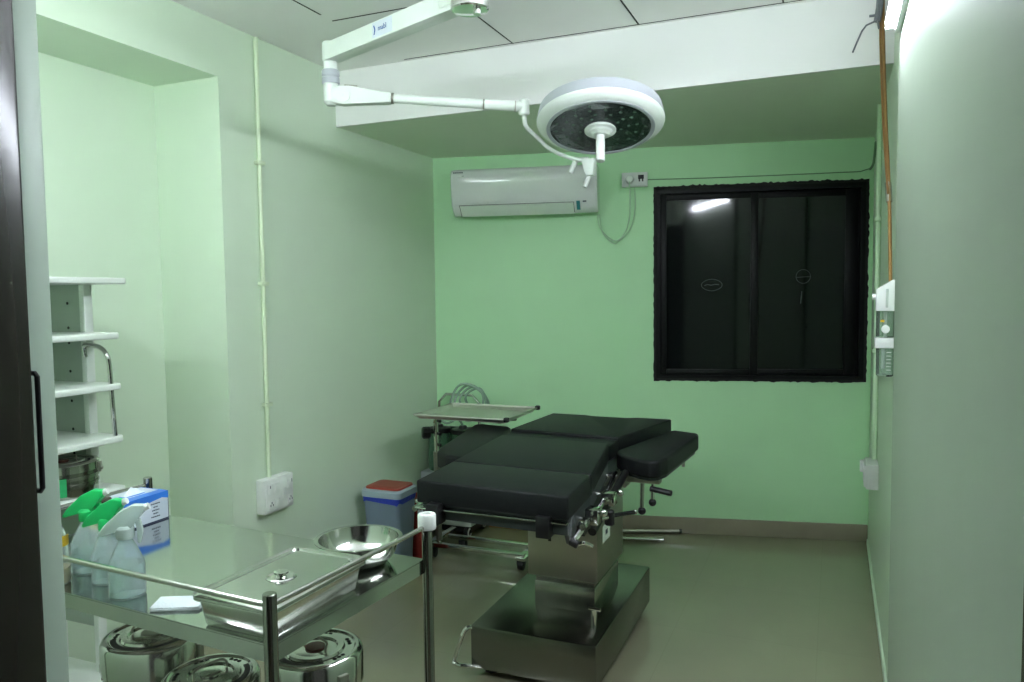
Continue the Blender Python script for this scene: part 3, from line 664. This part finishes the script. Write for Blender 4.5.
build('tray', b, mat('satin_tray_steel', (0.62, 0.60, 0.56), 0.36, 0.9, noise=0.05, nscale=10), ms)
for x, y in ((tx1, ty0), (tx1, ty1)):
    build('corner_cap', MB().box(x-0.013, x+0.013, y-0.013, y+0.013, TZ-0.012, TZ+0.012, 0.005), BLACKP, ms)
build('tray_frame', MB().tube([(-2.085, 3.79, 0.80), (-2.05, 3.76, 0.848), (-1.60, 3.62, 0.852), (-1.56, 3.73, 0.852), (-1.60, 3.85, 0.852), (-2.05, 3.80, 0.850), (-2.085, 3.79, 0.80)], 0.008, 8), STEEL, ms)
build('post', MB().cyl((-2.100, 3.855, 0.06), (-2.098, 3.83, 0.86), 0.0135, seg=14), STEEL, ms)
build('post_sleeve', MB().cyl((-2.100, 3.852, 0.10), (-2.100, 3.838, 0.62), 0.0185, seg=14), STEELD, ms)
build('clamp_knob', MB().cyl((-2.12, 3.81, 0.735), (-2.160, 3.78, 0.735), 0.034, seg=8, bev=0.007).cyl((-2.10, 3.835, 0.735), (-2.12, 3.81, 0.735), 0.008, seg=8), BLACKP, ms)
for z in (0.80, 0.725, 0.66, 0.61): build('screw', MB().cyl((-2.09, 3.84, z), (-2.065, 3.825, z), 0.009, seg=8), BLACKP, ms)
b = MB()
b.box(-2.155, -1.555, 3.815, 3.845, 0.065, 0.090, 0.003, xf=None); b.box(-2.115, -1.53, 3.985, 4.010, 0.065, 0.09, 0.003)
b.box(-2.165, -2.130, 3.80, 4.13, 0.06, 0.092, 0.003); b.box(-1.60, -1.545, 3.80, 4.02, 0.055, 0.075, 0.003)
build('base', b, STEEL, ms)
for x, y in ((-2.13, 3.835), (-1.575, 3.825), (-1.56, 4.0), (-2.02, 4.0)):
    o = build('caster', MB().box(x-0.022, x+0.022, y-0.02, y+0.02, 0.028, 0.064, 0.004).cyl((x-0.014, y, 0.028), (x+0.014, y, 0.028), 0.028, seg=16), BLACKP, ms)

# ------------------------------------------------------------------ suction machine behind the stand
sm = thing('suction_machine', 'low white wheeled suction machine with clear jars and hoses by the back corner', 'suction machine', (-2.24, 4.30, 0))
build('body', MB().box(-2.42, -2.07, 4.20, 4.44, 0.10, 0.40, 0.012), GREYE, sm)
build('deck', MB().box(-2.425, -2.06, 4.19, 4.45, 0.075, 0.155, 0.010), WHITEE, sm)
build('plinth', MB().box(-2.41, -2.07, 4.21, 4.43, 0.035, 0.078), BLACKP, sm)
for x in (-2.09, -2.38):
    for y in (4.205, 4.42):
        wh = build('wheel', MB().cyl((x-0.012, y, 0.040), (x+0.012, y, 0.040), 0.040, seg=20, bev=0.004), BLACKP, sm)
        build('wheel_hub', MB().lathe([(0.018, 0), (0.027, 0), (0.027, 0.004), (0.018, 0.004), (0.018, 0)], 20, T(x+0.0122, y, 0.040) @ RY(90)), WHITEP, wh)
for x in (-2.33, -2.16):
    jr = build('jar', MB().lathe([(0, 0), (0.066, 0), (0.070, 0.008), (0.070, 0.24), (0.066, 0.24), (0.066, 0.010), (0, 0.008)], 28, T(x, 4.30, 0.402)), JARG, sm)
    build('jar_lid', MB().lathe([(0, 0), (0.073, 0), (0.073, 0.028), (0.030, 0.034), (0.022, 0.05), (0, 0.05)], 28, T(x, 4.30, 0.642)), BLACKP, sm)
build('handle', MB().tube([(-2.39, 4.41, 0.39), (-2.39, 4.42, 0.82), (-2.34, 4.42, 0.87), (-2.15, 4.42, 0.87), (-2.10, 4.42, 0.82), (-2.10, 4.41, 0.39)], 0.010, 10), STEEL, sm)
hb_ = []
for k in range(4):
    r = 0.112-0.012*k; c_ = Vector((-2.10+0.014*k, 4.24+0.02*k, 0.850))
    b = MB(); b.tube([c_+Vector((r*math.cos(a), 0.02*math.sin(3*a+k), r*1.05*math.sin(a))) for a in [i*2*PI/30 for i in range(30)]], 0.0075, 8, closed=True)
    build('hose', b, HOSE, sm)
b = MB(); b.tube([(-2.33, 4.30, 0.69), (-2.32, 4.26, 0.74), (-2.22, 4.20, 0.72), (-2.17, 4.25, 0.74), (-2.16, 4.30, 0.69)], 0.008, 8, 6); build('hose', b, HOSE, sm)
b = MB(); b.box(-2.33, -2.14, 4.40, 4.44, 0.40, 0.66, 0.01); build('gauge_panel', b, RAILG, sm)

cb = thing('cardboard_box', 'small brown cardboard box on the floor beside the suction machine', 'box', (-1.925, 4.52, 0))
BX = T(-1.925, 4.525, 0) @ RZ(4)
build('carton', MB(BX).box(-0.145, 0.135, -0.05, 0.05, 0.0, 0.095, 0.003), BROWNC, cb)
build('tape', MB(BX).box(-0.03, 0.02, -0.0515, 0.0515, 0.01, 0.0965, 0.001), mat('parcel_tape', (0.27, 0.15, 0.04), 0.25, noise=0.1), cb)

# ------------------------------------------------------------------ bin
bn = thing('waste_bin', 'slate blue bin with a red lid and blue liner by the left wall', 'bin', (-2.245, 3.56, 0))
def taper(cx, cy, w0, d0, w1, d1, z0, z1, bev=0.0, xf=None, rounding=0.03):
    b = MB(xf); rows = []
    def rr(w, d, z):
        pts = []
        for sx, sy, a0 in ((1, 1, 0), (-1, 1, 90), (-1, -1, 180), (1, -1, 270)):
            for k in range(5):
                a = math.radians(a0+22.5*k); r = rounding
                pts.append((cx+sx*(w/2-r)+r*math.cos(a), cy+sy*(d/2-r)+r*math.sin(a), z))
        pts.append(pts[0]); return pts
    return b, rr
X = RZ(0)
b, rr = taper(0, 0, 0, 0, 0, 0, 0, 0)
b.grid([rr(0.19, 0.15, 0.0), rr(0.205, 0.165, 0.006), rr(0.245, 0.20, 0.455)]); t = bmesh.new(); t.faces.new([t.verts.new(p) for p in rr(0.19, 0.15, 0.0)[:-1]]); b._merge(t)
b.bm.transform(T(-2.245, 3.56, 0) @ Matrix.Scale(0.96, 4)); build('bucket', b, BINB, bn)
b, rr = taper(0, 0, 0, 0, 0, 0, 0, 0)
rows = [[(x*1.0, y, z+0.008*math.sin(i*1.9)+0.005*math.sin(i*0.7)) for i, (x, y, z) in enumerate(rr(0.246+0.004, 0.204, 0.420))], [(x, y, z) for (x, y, z) in rr(0.254, 0.210, 0.452)]]
rows[0][-1] = rows[0][0]; b.grid(rows); b.bm.transform(T(-2.245, 3.56, 0) @ Matrix.Scale(0.96, 4)); build('liner', b, LINER, bn)
b, rr = taper(0, 0, 0, 0, 0, 0, 0, 0)
b.grid([rr(0.250, 0.206, 0.447), rr(0.262, 0.218, 0.450), rr(0.262, 0.218, 0.482), rr(0.245, 0.20, 0.492)]); t = bmesh.new(); t.faces.new([t.verts.new(p) for p in rr(0.245, 0.20, 0.492)[:-1]]); b._merge(t)
b.bm.transform(T(-2.245, 3.56, 0) @ Matrix.Scale(0.96, 4)); build('collar', b, BINLIP, bn)
b, rr = taper(0, 0, 0, 0, 0, 0, 0, 0)
b.grid([rr(0.225, 0.185, 0.4925), rr(0.222, 0.182, 0.502), rr(0.150, 0.120, 0.506)]); t = bmesh.new(); t.faces.new([t.verts.new(p) for p in rr(0.150, 0.120, 0.506)[:-1]]); b._merge(t)
b.bm.transform(T(-2.245, 3.56, 0) @ Matrix.Scale(0.96, 4)); build('lid', b, LIDR, bn)

rc = thing('red_container', 'small red container on the floor beside the blue bin', 'container', (-2.160, 3.735, 0))
build('body', MB().lathe([(0, 0), (0.050, 0), (0.056, 0.008), (0.064, 0.36), (0.058, 0.36), (0, 0.35)], 26, T(-2.160, 3.735, 0)), REDP, rc)
build('lid', MB().lathe([(0, 0), (0.066, 0), (0.068, 0.012), (0.030, 0.024), (0.02, 0.04), (0, 0.042)], 26, T(-2.160, 3.735, 0.361)), REDP, rc)
build('label_sticker', MB().grid([[(-2.160+0.0630*math.cos(a), 3.735+0.0630*math.sin(a), z) for a in [math.radians(-70+8*i) for i in range(8)]] for z in (0.25, 0.32)]), STICK, rc)

# ------------------------------------------------------------------ rods on the floor
t = thing('steel_rod', 'longer dull steel rod lying on the floor nearest the back wall', 'rod', (-1.1, 4.70, 0), 'steel rods on the floor by the back wall')
build('rod', MB().cyl((-1.40, 4.575, 0.016), (-0.885, 4.765, 0.016), 0.012, seg=12), STEELD, t)
build('rod_tip', MB().cyl((-0.885, 4.765, 0.016), (-0.870, 4.7705, 0.016), 0.013, seg=12), BLACKP, t)
t = thing('steel_rod', 'shorter bright steel rod lying on the floor in front of the other rod', 'rod', (-1.1, 4.53, 0), 'steel rods on the floor by the back wall')
build('rod', MB().cyl((-1.40, 4.43, 0.016), (-0.955, 4.555, 0.016), 0.012, seg=12), STEEL, t)
build('rod_tip', MB().cyl((-0.955, 4.555, 0.016), (-0.940, 4.559, 0.016), 0.014, seg=12), CHROME, t)

# ------------------------------------------------------------------ instrument trolley
TX = T(-0.913, 1.050, 0) @ RZ(-3.8)
tr = thing('instrument_trolley', 'stainless steel instrument trolley with guard rails in the foreground', 'trolley', tuple(TX @ Vector((-0.47, 0.25, 0))))
TL, TD = 0.955, 0.495
b = MB(TX); b.box(-TL, 0, 0, TD, 0.898, 0.900).box(-TL, 0, 0.0, 0.003, 0.868, 0.9015).box(-0.003, 0, 0.0, TD, 0.868, 0.9015).box(-TL, 0, TD-0.003, TD, 0.868, 0.8995).box(-TL, -TL+0.003, 0, TD, 0.868, 0.9015)
build('deck', b, DECKS, tr)
b = MB(TX); b.box(-TL, 0, 0, TD, 0.418, 0.420).box(-TL, 0, 0.0, 0.003, 0.392, 0.422).box(-0.003, 0, 0.0, TD, 0.392, 0.422).box(-TL, 0, TD-0.003, TD, 0.392, 0.422)
build('lower_shelf', b, STEELD, tr)
for (x, y, capm) in ((0.004, -0.006, None), (0.004, TD+0.004, 'w'), (-TL-0.004, TD+0.004, 'd'), (-TL-0.004, -0.006, None)):
    p = build('post', MB(TX).cyl((x, y, 0.075), (x, y, 1.0), 0.0125, seg=18, bev=0.002), STEELP, tr)
    if capm == 'w': build('bumper', MB(TX).lathe([(0.0125, 0), (0.0205, 0.0), (0.0215, 0.003), (0.0215, 0.032), (0.0195, 0.036), (0.0105, 0.036), (0.0105, 0.030), (0, 0.030)], 24, T(x, y, 0.972)), WHITEP, p)
    build('caster', MB(TX).box(x-0.018, x+0.018, y-0.022, y+0.022, 0.045, 0.078, 0.004).cyl((x-0.013, y, 0.036), (x+0.013, y, 0.036), 0.036, seg=20, bev=0.004), BLACKP, tr)
for pts in ([(0.004, -0.006, 0.978), (-TL-0.004, -0.006, 0.978)], [(0.004, -0.006, 0.978), (0.004, TD+0.004, 0.978)], [(-TL-0.004, -0.006, 0.978), (-TL-0.004, TD+0.004, 0.978)]):
    build('guard_rail', MB(TX).tube(pts, 0.0058, 10), STEELB, tr)

# lidded instrument tray
it = thing('instrument_tray', 'lidded stainless steel instrument tray on the trolley near its front corner', 'tray', (-1.01, 1.2, 0.9))
KX = T(-1.010, 1.205, 0.9002) @ RZ(-1.5)
def rrect(w, d, z, r=0.02, n=5):
    pts = []
    for sx, sy, a0 in ((1, 1, 0), (-1, 1, 90), (-1, -1, 180), (1, -1, 270)):
        for k in range(n):
            a = math.radians(a0+90*k/(n-1)); pts.append((sx*(w/2-r)+r*math.cos(a), sy*(d/2-r)+r*math.sin(a), z))
    pts.append(pts[0]); return pts
def capf(b, pts):
    t = bmesh.new(); t.faces.new([t.verts.new(p) for p in pts[:-1]]); b._merge(t)
b = MB(KX); b.grid([rrect(0.158, 0.262, 0.0, 0.014), rrect(0.166, 0.270, 0.004, 0.016), rrect(0.184, 0.288, 0.055, 0.02), rrect(0.200, 0.304, 0.0565, 0.024), rrect(0.201, 0.305, 0.054, 0.024)]); capf(b, rrect(0.158, 0.262, 0.0, 0.014))
build('pan', b, STEEL, it)
b = MB(KX); b.grid([rrect(0.201, 0.305, 0.0575, 0.024), rrect(0.202, 0.306, 0.062, 0.024), rrect(0.190, 0.294, 0.0655, 0.022), rrect(0.176, 0.280, 0.0640, 0.018), rrect(0.170, 0.274, 0.0590, 0.016), rrect(0.152, 0.256, 0.0590, 0.014), rrect(0.146, 0.250, 0.0635, 0.013)]); capf(b, rrect(0.146, 0.250, 0.0635, 0.013))
ld = build('lid', b, STEEL, it)
b = MB(KX); b.lathe([(0.030, 0.0640), (0.027, 0.0660), (0.020, 0.0630), (0.012, 0.0630), (0.009, 0.067), (0.0145, 0.0715), (0.0140, 0.0745), (0.006, 0.0760), (0, 0.0755)], 28, T(0.002, -0.012, 0)); build('lid_knob', b, CHROME, ld)

bw = thing('steel_bowl', 'round stainless steel bowl behind the lidded tray on the trolley', 'bowl', (-1.012, 1.468, 0.9))
b = MB(); b.lathe([(0, 0.0), (0.052, 0.0), (0.068, 0.006), (0.083, 0.024), (0.091, 0.046), (0.0935, 0.056), (0.101, 0.0575), (0.101, 0.0595), (0.092, 0.0590), (0.089, 0.047), (0.081, 0.026), (0.066, 0.009), (0.051, 0.003), (0, 0.003)], 48, T(-1.012, 1.468, 0.9002)); build('bowl', b, STEEL, bw)

# folded cloth
CX = T(-1.212, 1.128, 0.9003) @ RZ(28)
b = MB(CX)
for k, (dx, dy, a) in enumerate(((0.0, 0.0, 0), (0.002, -0.001, 2), (-0.001, 0.001, -1.5))):
    b.box(-0.048+dx, 0.048+dx, -0.030+dy, 0.030+dy, 0.0025*k, 0.0025*k+0.0023, 0.001, xf=RZ(a))
tag(build('folded_cloth', b, CLOTH), 'folded white cloth on the trolley left of the lidded tray', 'cloth')

# ------------------------------------------------------------------ bottles
def spray_bottle(label, x, y, rot, body_h, head_mat, r=0.036, liquid=0.4, group=None, tint=CLEARP):
    t = thing('spray_bottle', label, 'spray bottle', (x, y, 0.9002), group)
    X = RZ(rot)
    h = body_h
    outer = [(0, 0), (r*0.90, 0), (r, 0.004), (r*1.0, h*0.50), (r*0.97, h*0.56), (r*0.80, h*0.68), (r*0.62, h*0.80), (r*0.40, h*0.93), (r*0.36, h)]
    inner = [(q-0.0016 if q > 0.002 else 0, z+(0.0016 if z < 0.01 else 0)) for q, z in outer]
    b = MB(X); b.lathe(outer+inner[::-1], 32); build('bottle_body', b, tint, t, local=True)
    if liquid:
        zl = h*liquid; rl = r-0.003
        b = MB(X); b.lathe([(0, 0.003), (rl*0.9, 0.003), (rl, 0.006), (rl, zl*0.98), (rl*0.99, zl), (0, zl)], 28); build('liquid', b, LIQUID, t, local=True)
    b = MB(X); b.lathe([(0, h-0.002), (r*0.46, h-0.004), (r*0.50, h), (r*0.50, h+0.018), (r*0.38, h+0.024), (0, h+0.022)], 20); build('collar', b, head_mat, t, local=True)
    z = h+0.018
    b = MB(X)   # trigger head: body sweeping from the back down to the front nozzle
    prof = [(-0.026, z-0.004), (-0.014, z-0.004), (0.013, z-0.004), (0.020, z+0.014), (0.040, z+0.032), (0.040, z+0.047), (0.018, z+0.049), (-0.008, z+0.037), (-0.040, z+0.008), (-0.052, z-0.010), (-0.046, z-0.015)]
    b.prism(prof, -0.011, 0.011, 0.003, xf=Matrix(((1, 0, 0, 0), (0, 0, 1, 0), (0, 1, 0, 0), (0, 0, 0, 1))))
    build('spray_head', b, head_mat, t, local=True)
    b = MB(X); b.prism([(0.020, z+0.016), (0.030, z+0.018), (0.036, z-0.010), (0.030, z-0.034), (0.024, z-0.032), (0.026, z-0.008)], -0.006, 0.006, 0.0015, xf=Matrix(((1, 0, 0, 0), (0, 0, 1, 0), (0, 1, 0, 0), (0, 0, 0, 1))))
    build('trigger', b, head_mat, t, local=True)
    b = MB(X); b.cyl((0.038, 0, z+0.040), (0.048, 0, z+0.044), 0.007, seg=12); build('nozzle', b, WHITEP, t, local=True)
    return t
spray_bottle('clear spray bottle with a green trigger head, furthest left of the bottles', -1.560, 1.200, 25, 0.122, GREENP, 0.037, 0.42, 'spray bottles on the trolley')
spray_bottle('clear spray bottle with a green trigger head, between the other two spray bottles', -1.462, 1.170, 20, 0.118, GREENP, 0.034, 0.40, 'spray bottles on the trolley')
spray_bottle('cloudy plastic spray bottle with a clear white trigger head, front right of the three', -1.356, 1.128, 35, 0.125, mat('cloudy_white_plastic', (0.62, 0.72, 0.70), 0.25, trans=0.35, noise=0.03), 0.036, 0.55, 'spray bottles on the trolley')
t = thing('antiseptic_bottle', 'small dark capped bottle with a yellow band behind the green spray bottles', 'bottle', (-1.615, 1.28, 0.9002))
build('bottle_body', MB().lathe([(0, 0), (0.024, 0), (0.026, 0.004), (0.026, 0.070), (0.018, 0.082), (0.014, 0.088), (0, 0.088)], 24), DKBROWN, t, local=True)
build('label_band', MB().lathe([(0.0262, 0.075), (0.0195, 0.083), (0.0195, 0.095), (0, 0.097)], 24), YELLOW, t, local=True)
build('cap', MB().lathe([(0, 0.092), (0.021, 0.092), (0.0225, 0.096), (0.0235, 0.140), (0.021, 0.143), (0, 0.143)], 24), DKBROWN, t, local=True)
t = thing('amber_bottle', 'bottle of amber liquid with a yellow and orange label at the trolley edge', 'bottle', (-1.565, 1.115, 0.9002))
build('bottle_body', MB().lathe([(0, 0), (0.030, 0), (0.034, 0.005), (0.034, 0.045), (0.032, 0.10), (0.022, 0.125), (0.014, 0.135), (0, 0.135)], 28), CLEARP, t, local=True)
build('liquid', MB().lathe([(0, 0.003), (0.029, 0.003), (0.0315, 0.007), (0.0315, 0.036), (0, 0.036)], 28), TAN, t, local=True)
build('label_sticker', MB().grid([[(0.0330*math.cos(a), 0.0330*math.sin(a), z) for a in [math.radians(-100+10*i) for i in range(16)]] for z in (0.085, 0.108)]), YELLOW, t, local=True)
build('label_edge', MB().grid([[(0.0335*math.cos(a), 0.0335*math.sin(a), z) for a in [math.radians(-60+5*i) for i in range(4)]] for z in (0.070, 0.112)]), ORANGE, t, local=True)
build('cap', MB().lathe([(0, 0.133), (0.017, 0.133), (0.018, 0.137), (0.018, 0.158), (0.016, 0.160), (0, 0.160)], 24), WHITEP, t, local=True)

# glove box: stands on the deck near its back edge
GX = T(-1.728, 1.525, 0.9003) @ RZ(90)
gb = thing('glove_box', 'blue and white glove box at the back of the trolley deck', 'box', (-1.728, 1.525, 0.9003))
# local x runs along the trolley depth (+Y), local -y faces right (+X)
b = MB(GX); b.box(-0.090, 0.056, -0.001, 0.105, 0.0, 0.078, 0.001); build('carton', b, BOXW, gb)
b = MB(GX)
top = [(-0.0905, 0.046), (-0.05, 0.050), (0.0, 0.060), (0.035, 0.064), (0.0565, 0.058)]
b.grid([[(x, -0.0016, 0.0785) for x, z in top], [(x, -0.0016, z) for x, z in top]])
b.box(-0.0905, 0.0568, -0.0015, 0.03, 0.0772, 0.0788); b.box(0.0555, 0.0570, -0.0014, 0.1055, 0.055, 0.0785)
build('blue_band', b, BOXB, gb)
b = MB(GX); b.box(-0.0902, 0.0565, -0.0018, 0.0, 0.0, 0.004); b.box(0.0555, 0.0568, -0.0016, 0.1055, 0.0, 0.060); build('base_edge', b, INK, gb)
b = MB(GX)
for i, s_ in enumerate(('GLOVES', 'Latex', 'Powdered', 'Size M', '100 pcs')):
    pass
for i, wd in enumerate((0.030, 0.014, 0.024, 0.016, 0.030)):
    z = 0.052-i*0.009
    k = 0
    while k < wd:
        seg = 0.003+random.random()*0.003; b.box(0.012-wd/2+k, 0.012-wd/2+min(wd, k+seg), -0.0020, -0.0012, z-0.0014, z+0.0014); k += seg+0.0016
build('small_print', b, INK, gb)
b = MB(GX); b.lathe([(0, 0), (0.022, 0), (0.022, 0.001), (0, 0.001)], 24, T(-0.015, 0.055, 0.0775) @ Matrix.Diagonal((2.0, 0.8, 1, 1))); build('opening', b, BOXB, gb)
b = MB(GX); rows = []
for i in range(7): rows.append([(-0.045+0.012*i, 0.045+0.010*k, 0.079+0.022*math.sin(PI*i/6)*math.sin(PI*k/3)*(0.7+0.3*math.sin(i*2+k))) for k in range(4)])
b.grid(rows); build('tissue', b, CLOTH, gb)

# ------------------------------------------------------------------ drums
def drum(label, x, y, z, r, h, rot=0, knob=MAROON, group='steel sterilising drums'):
    t = thing('sterilising_drum', label, 'steel drum', (x, y, z), group)
    X = RZ(rot)
    b = MB(X); b.lathe([(0, 0), (r*0.97, 0), (r, 0.006), (r, h*0.34), (r+0.003, h*0.345), (r+0.003, h*0.40), (r, h*0.405), (r, h*0.74), (0, h*0.74)], 56); build('body', b, STEELP, t, local=True)
    b = MB(X); b.lathe([(r+0.0005, h*0.52), (r+0.004, h*0.52), (r+0.004, h*0.62), (r+0.0005, h*0.62)], 56); build('sliding_band', b, STEELB, t, local=True)
    b = MB(X); b.lathe([(r+0.001, h*0.735), (r+0.006, h*0.735), (r+0.006, h*0.955), (r+0.002, h*0.985), (r*0.96, h), (r*0.90, h), (r*0.86, h-0.004), (r*0.66, h-0.004), (r*0.63, h+0.001), (r*0.50, h+0.001), (r*0.47, h-0.003), (r*0.10, h-0.001), (0, h-0.001)], 56)
    lid = build('lid', b, STEEL, t, local=True)
    b = MB(X)
    for a in range(0, 360, 60):
        for k in range(3):
            aa = math.radians(a+k*9); b.lathe([(0, 0), (0.005, 0), (0.005, 0.0006), (0, 0.0006)], 10, T(r*0.76*math.cos(aa), r*0.76*math.sin(aa), h-0.004))
    build('vent_hole', b, GAP, lid, local=True)
    b = MB(X); n = 14
    a_ = [math.radians(200+140*i/n) for i in range(n+1)]
    b.grid([[(r*0.72*math.cos(a), r*0.72*math.sin(a), h-0.0028) for a in a_], [(r*0.84*math.cos(a), r*0.84*math.sin(a), h-0.0028) for a in a_]]); build('vent_slide', b, BLACKP, lid, local=True)
    b = MB(X); b.lathe([(0, h-0.001), (r*0.22, h-0.001), (r*0.22, h+0.002), (0, h+0.003)], 28); build('lid_disc', b, knob, lid, local=True)
    b = MB(X); b.tube([(-r*0.42, 0, h), (-r*0.42, 0, h+0.010), (-r*0.30, r*0.1, h+0.016), (r*0.30, r*0.1, h+0.016), (r*0.42, 0, h+0.010), (r*0.42, 0, h)], 0.0030, 8, 3); build('lid_handle', b, STEELD, lid, local=True)
    for a in (0, 180):
        A = RZ(rot+a)
        b = MB(A); b.box(r+0.003, r+0.013, -0.012, 0.012, h*0.60, h*0.90, 0.002).box(r+0.004, r+0.018, -0.008, 0.008, h*0.66, h*0.74, 0.002); build('latch', b, STEELD, t, local=True)
    b = MB(RZ(rot+90)); b.tube([(r, -0.035, h*0.5), (r+0.020, -0.030, h*0.48), (r+0.024, 0, h*0.40), (r+0.020, 0.030, h*0.48), (r, 0.035, h*0.5)], 0.003, 8, 4); build('side_handle', b, STEEL, t, local=True)
    return t
drum('steel drum on the lower shelf of the trolley, leftmost of three', -1.530, 1.335, 0.4222, 0.108, 0.282, 25, STEELD)
drum('steel drum on the lower shelf of the trolley, the middle and nearest of three', -1.272, 1.262, 0.4222, 0.100, 0.262, 80, STEEL)
drum('steel drum with a dark red lid disc, rightmost on the lower shelf of the trolley', -1.088, 1.395, 0.4222, 0.102, 0.296, -20, MAROON)

# ------------------------------------------------------------------ white equipment cart in the recess
ct = thing('equipment_cart', 'white equipment cart with five open shelves standing in the wall recess', 'cart', (-2.55, 1.80, 0))
for z in (1.583, 1.388, 1.206, 1.017, 0.832):
    x1 = -2.355 if z < 1.5 else -2.345
    b = MB(); b.prism([(-2.76, 1.36), (x1-0.02, 1.36), (x1, 1.38), (x1, 1.965 if z < 1.5 else 1.995), (x1-0.02, 1.985 if z < 1.5 else 2.015), (-2.76, 1.985 if z < 1.5 else 2.015)], z-0.011, z+0.011, 0.005, 3)
    build('shelf', b, WHITEE, ct)
pn = build('side_panel', MB().box(-2.735, -2.527, 1.957, 1.975, 0.30, 1.575), CARTG, ct)
b = MB()
for z in (1.505, 1.415, 1.36, 1.255, 1.145, 1.04, 0.95):
    for x in (-2.690, -2.595): b.cyl((x, 1.9565, z), (x, 1.9550, z), 0.0055, seg=10)
build('peg_hole', b, GAP, pn)
build('upright', MB().box(-2.528, -2.500, 1.950, 1.985, 0.06, 1.575, 0.004), WHITEE, ct)
build('upright', MB().box(-2.760, -2.735, 1.950, 2.000, 0.06, 1.575, 0.004), WHITEE, ct)
build('upright', MB().box(-2.515, -2.485, 1.350, 1.385, 0.06, 1.575, 0.004), WHITEE, ct)
build('base_frame', MB().box(-2.76, -2.36, 1.36, 2.0, 0.09, 0.13, 0.006), WHITEE, ct)
for x in (-2.72, -2.40):
    for y in (1.40, 1.95):
        build('caster', MB().box(x-0.016, x+0.016, y-0.02, y+0.02, 0.05, 0.092, 0.004).cyl((x-0.012, y, 0.04), (x+0.012, y, 0.04), 0.04, seg=18, bev=0.004), BLACKP, ct)
build('handle', MB().tube([(-2.505, 1.950, 1.310), (-2.505, 1.945, 1.345), (-2.490, 1.945, 1.354), (-2.43, 1.945, 1.348), (-2.395, 1.945, 1.325), (-2.380, 1.945, 1.28), (-2.374, 1.945, 1.16), (-2.372, 1.950, 1.03)], 0.008, 10, 5), CHROME, ct)
dr = drum('steel drum with a green label on a shelf of the white cart', -2.470, 1.810, 0.8435, 0.112, 0.118, 40, MAROON)
a_ = [math.radians(-50+4*i) for i in range(6)]
build('label_sticker', MB().grid([[(0.1185*math.cos(a), 0.1185*math.sin(a), z) for a in a_] for z in (0.012, 0.074)]), mat('green_label', (0.02, 0.30, 0.10), 0.4, noise=0.25, nscale=60), dr, local=True)

# ------------------------------------------------------------------ world, camera, view
wd = bpy.data.worlds.new('World'); S.world = wd; wd.use_nodes = True
wd.node_tree.nodes['Background'].inputs['Color'].default_value = (0.5, 0.55, 0.5, 1)
wd.node_tree.nodes['Background'].inputs['Strength'].default_value = 0.02
cam = bpy.data.cameras.new('camera'); co = bpy.data.objects.new('camera', cam); COL.objects.link(co)
cam.sensor_width = 36; cam.lens = 765/1024*36; cam.clip_start = 0.02
co.matrix_world = Matrix((
    (0.9214803, -0.0128561, 0.3882124, 0),
    (0.3882405, 0.0613011, -0.9195170, 0),
    (-0.0119764, 0.9980365, 0.0614790, 1.52),
    (0, 0, 0, 1)))
S.camera = co
S.cycles.max_bounces = 16; S.cycles.diffuse_bounces = 10; S.cycles.glossy_bounces = 8
S.view_settings.view_transform = 'Standard'; S.view_settings.look = 'None'
S.view_settings.exposure = 2.45; S.view_settings.gamma = 1.0; S.view_settings.use_curve_mapping = False
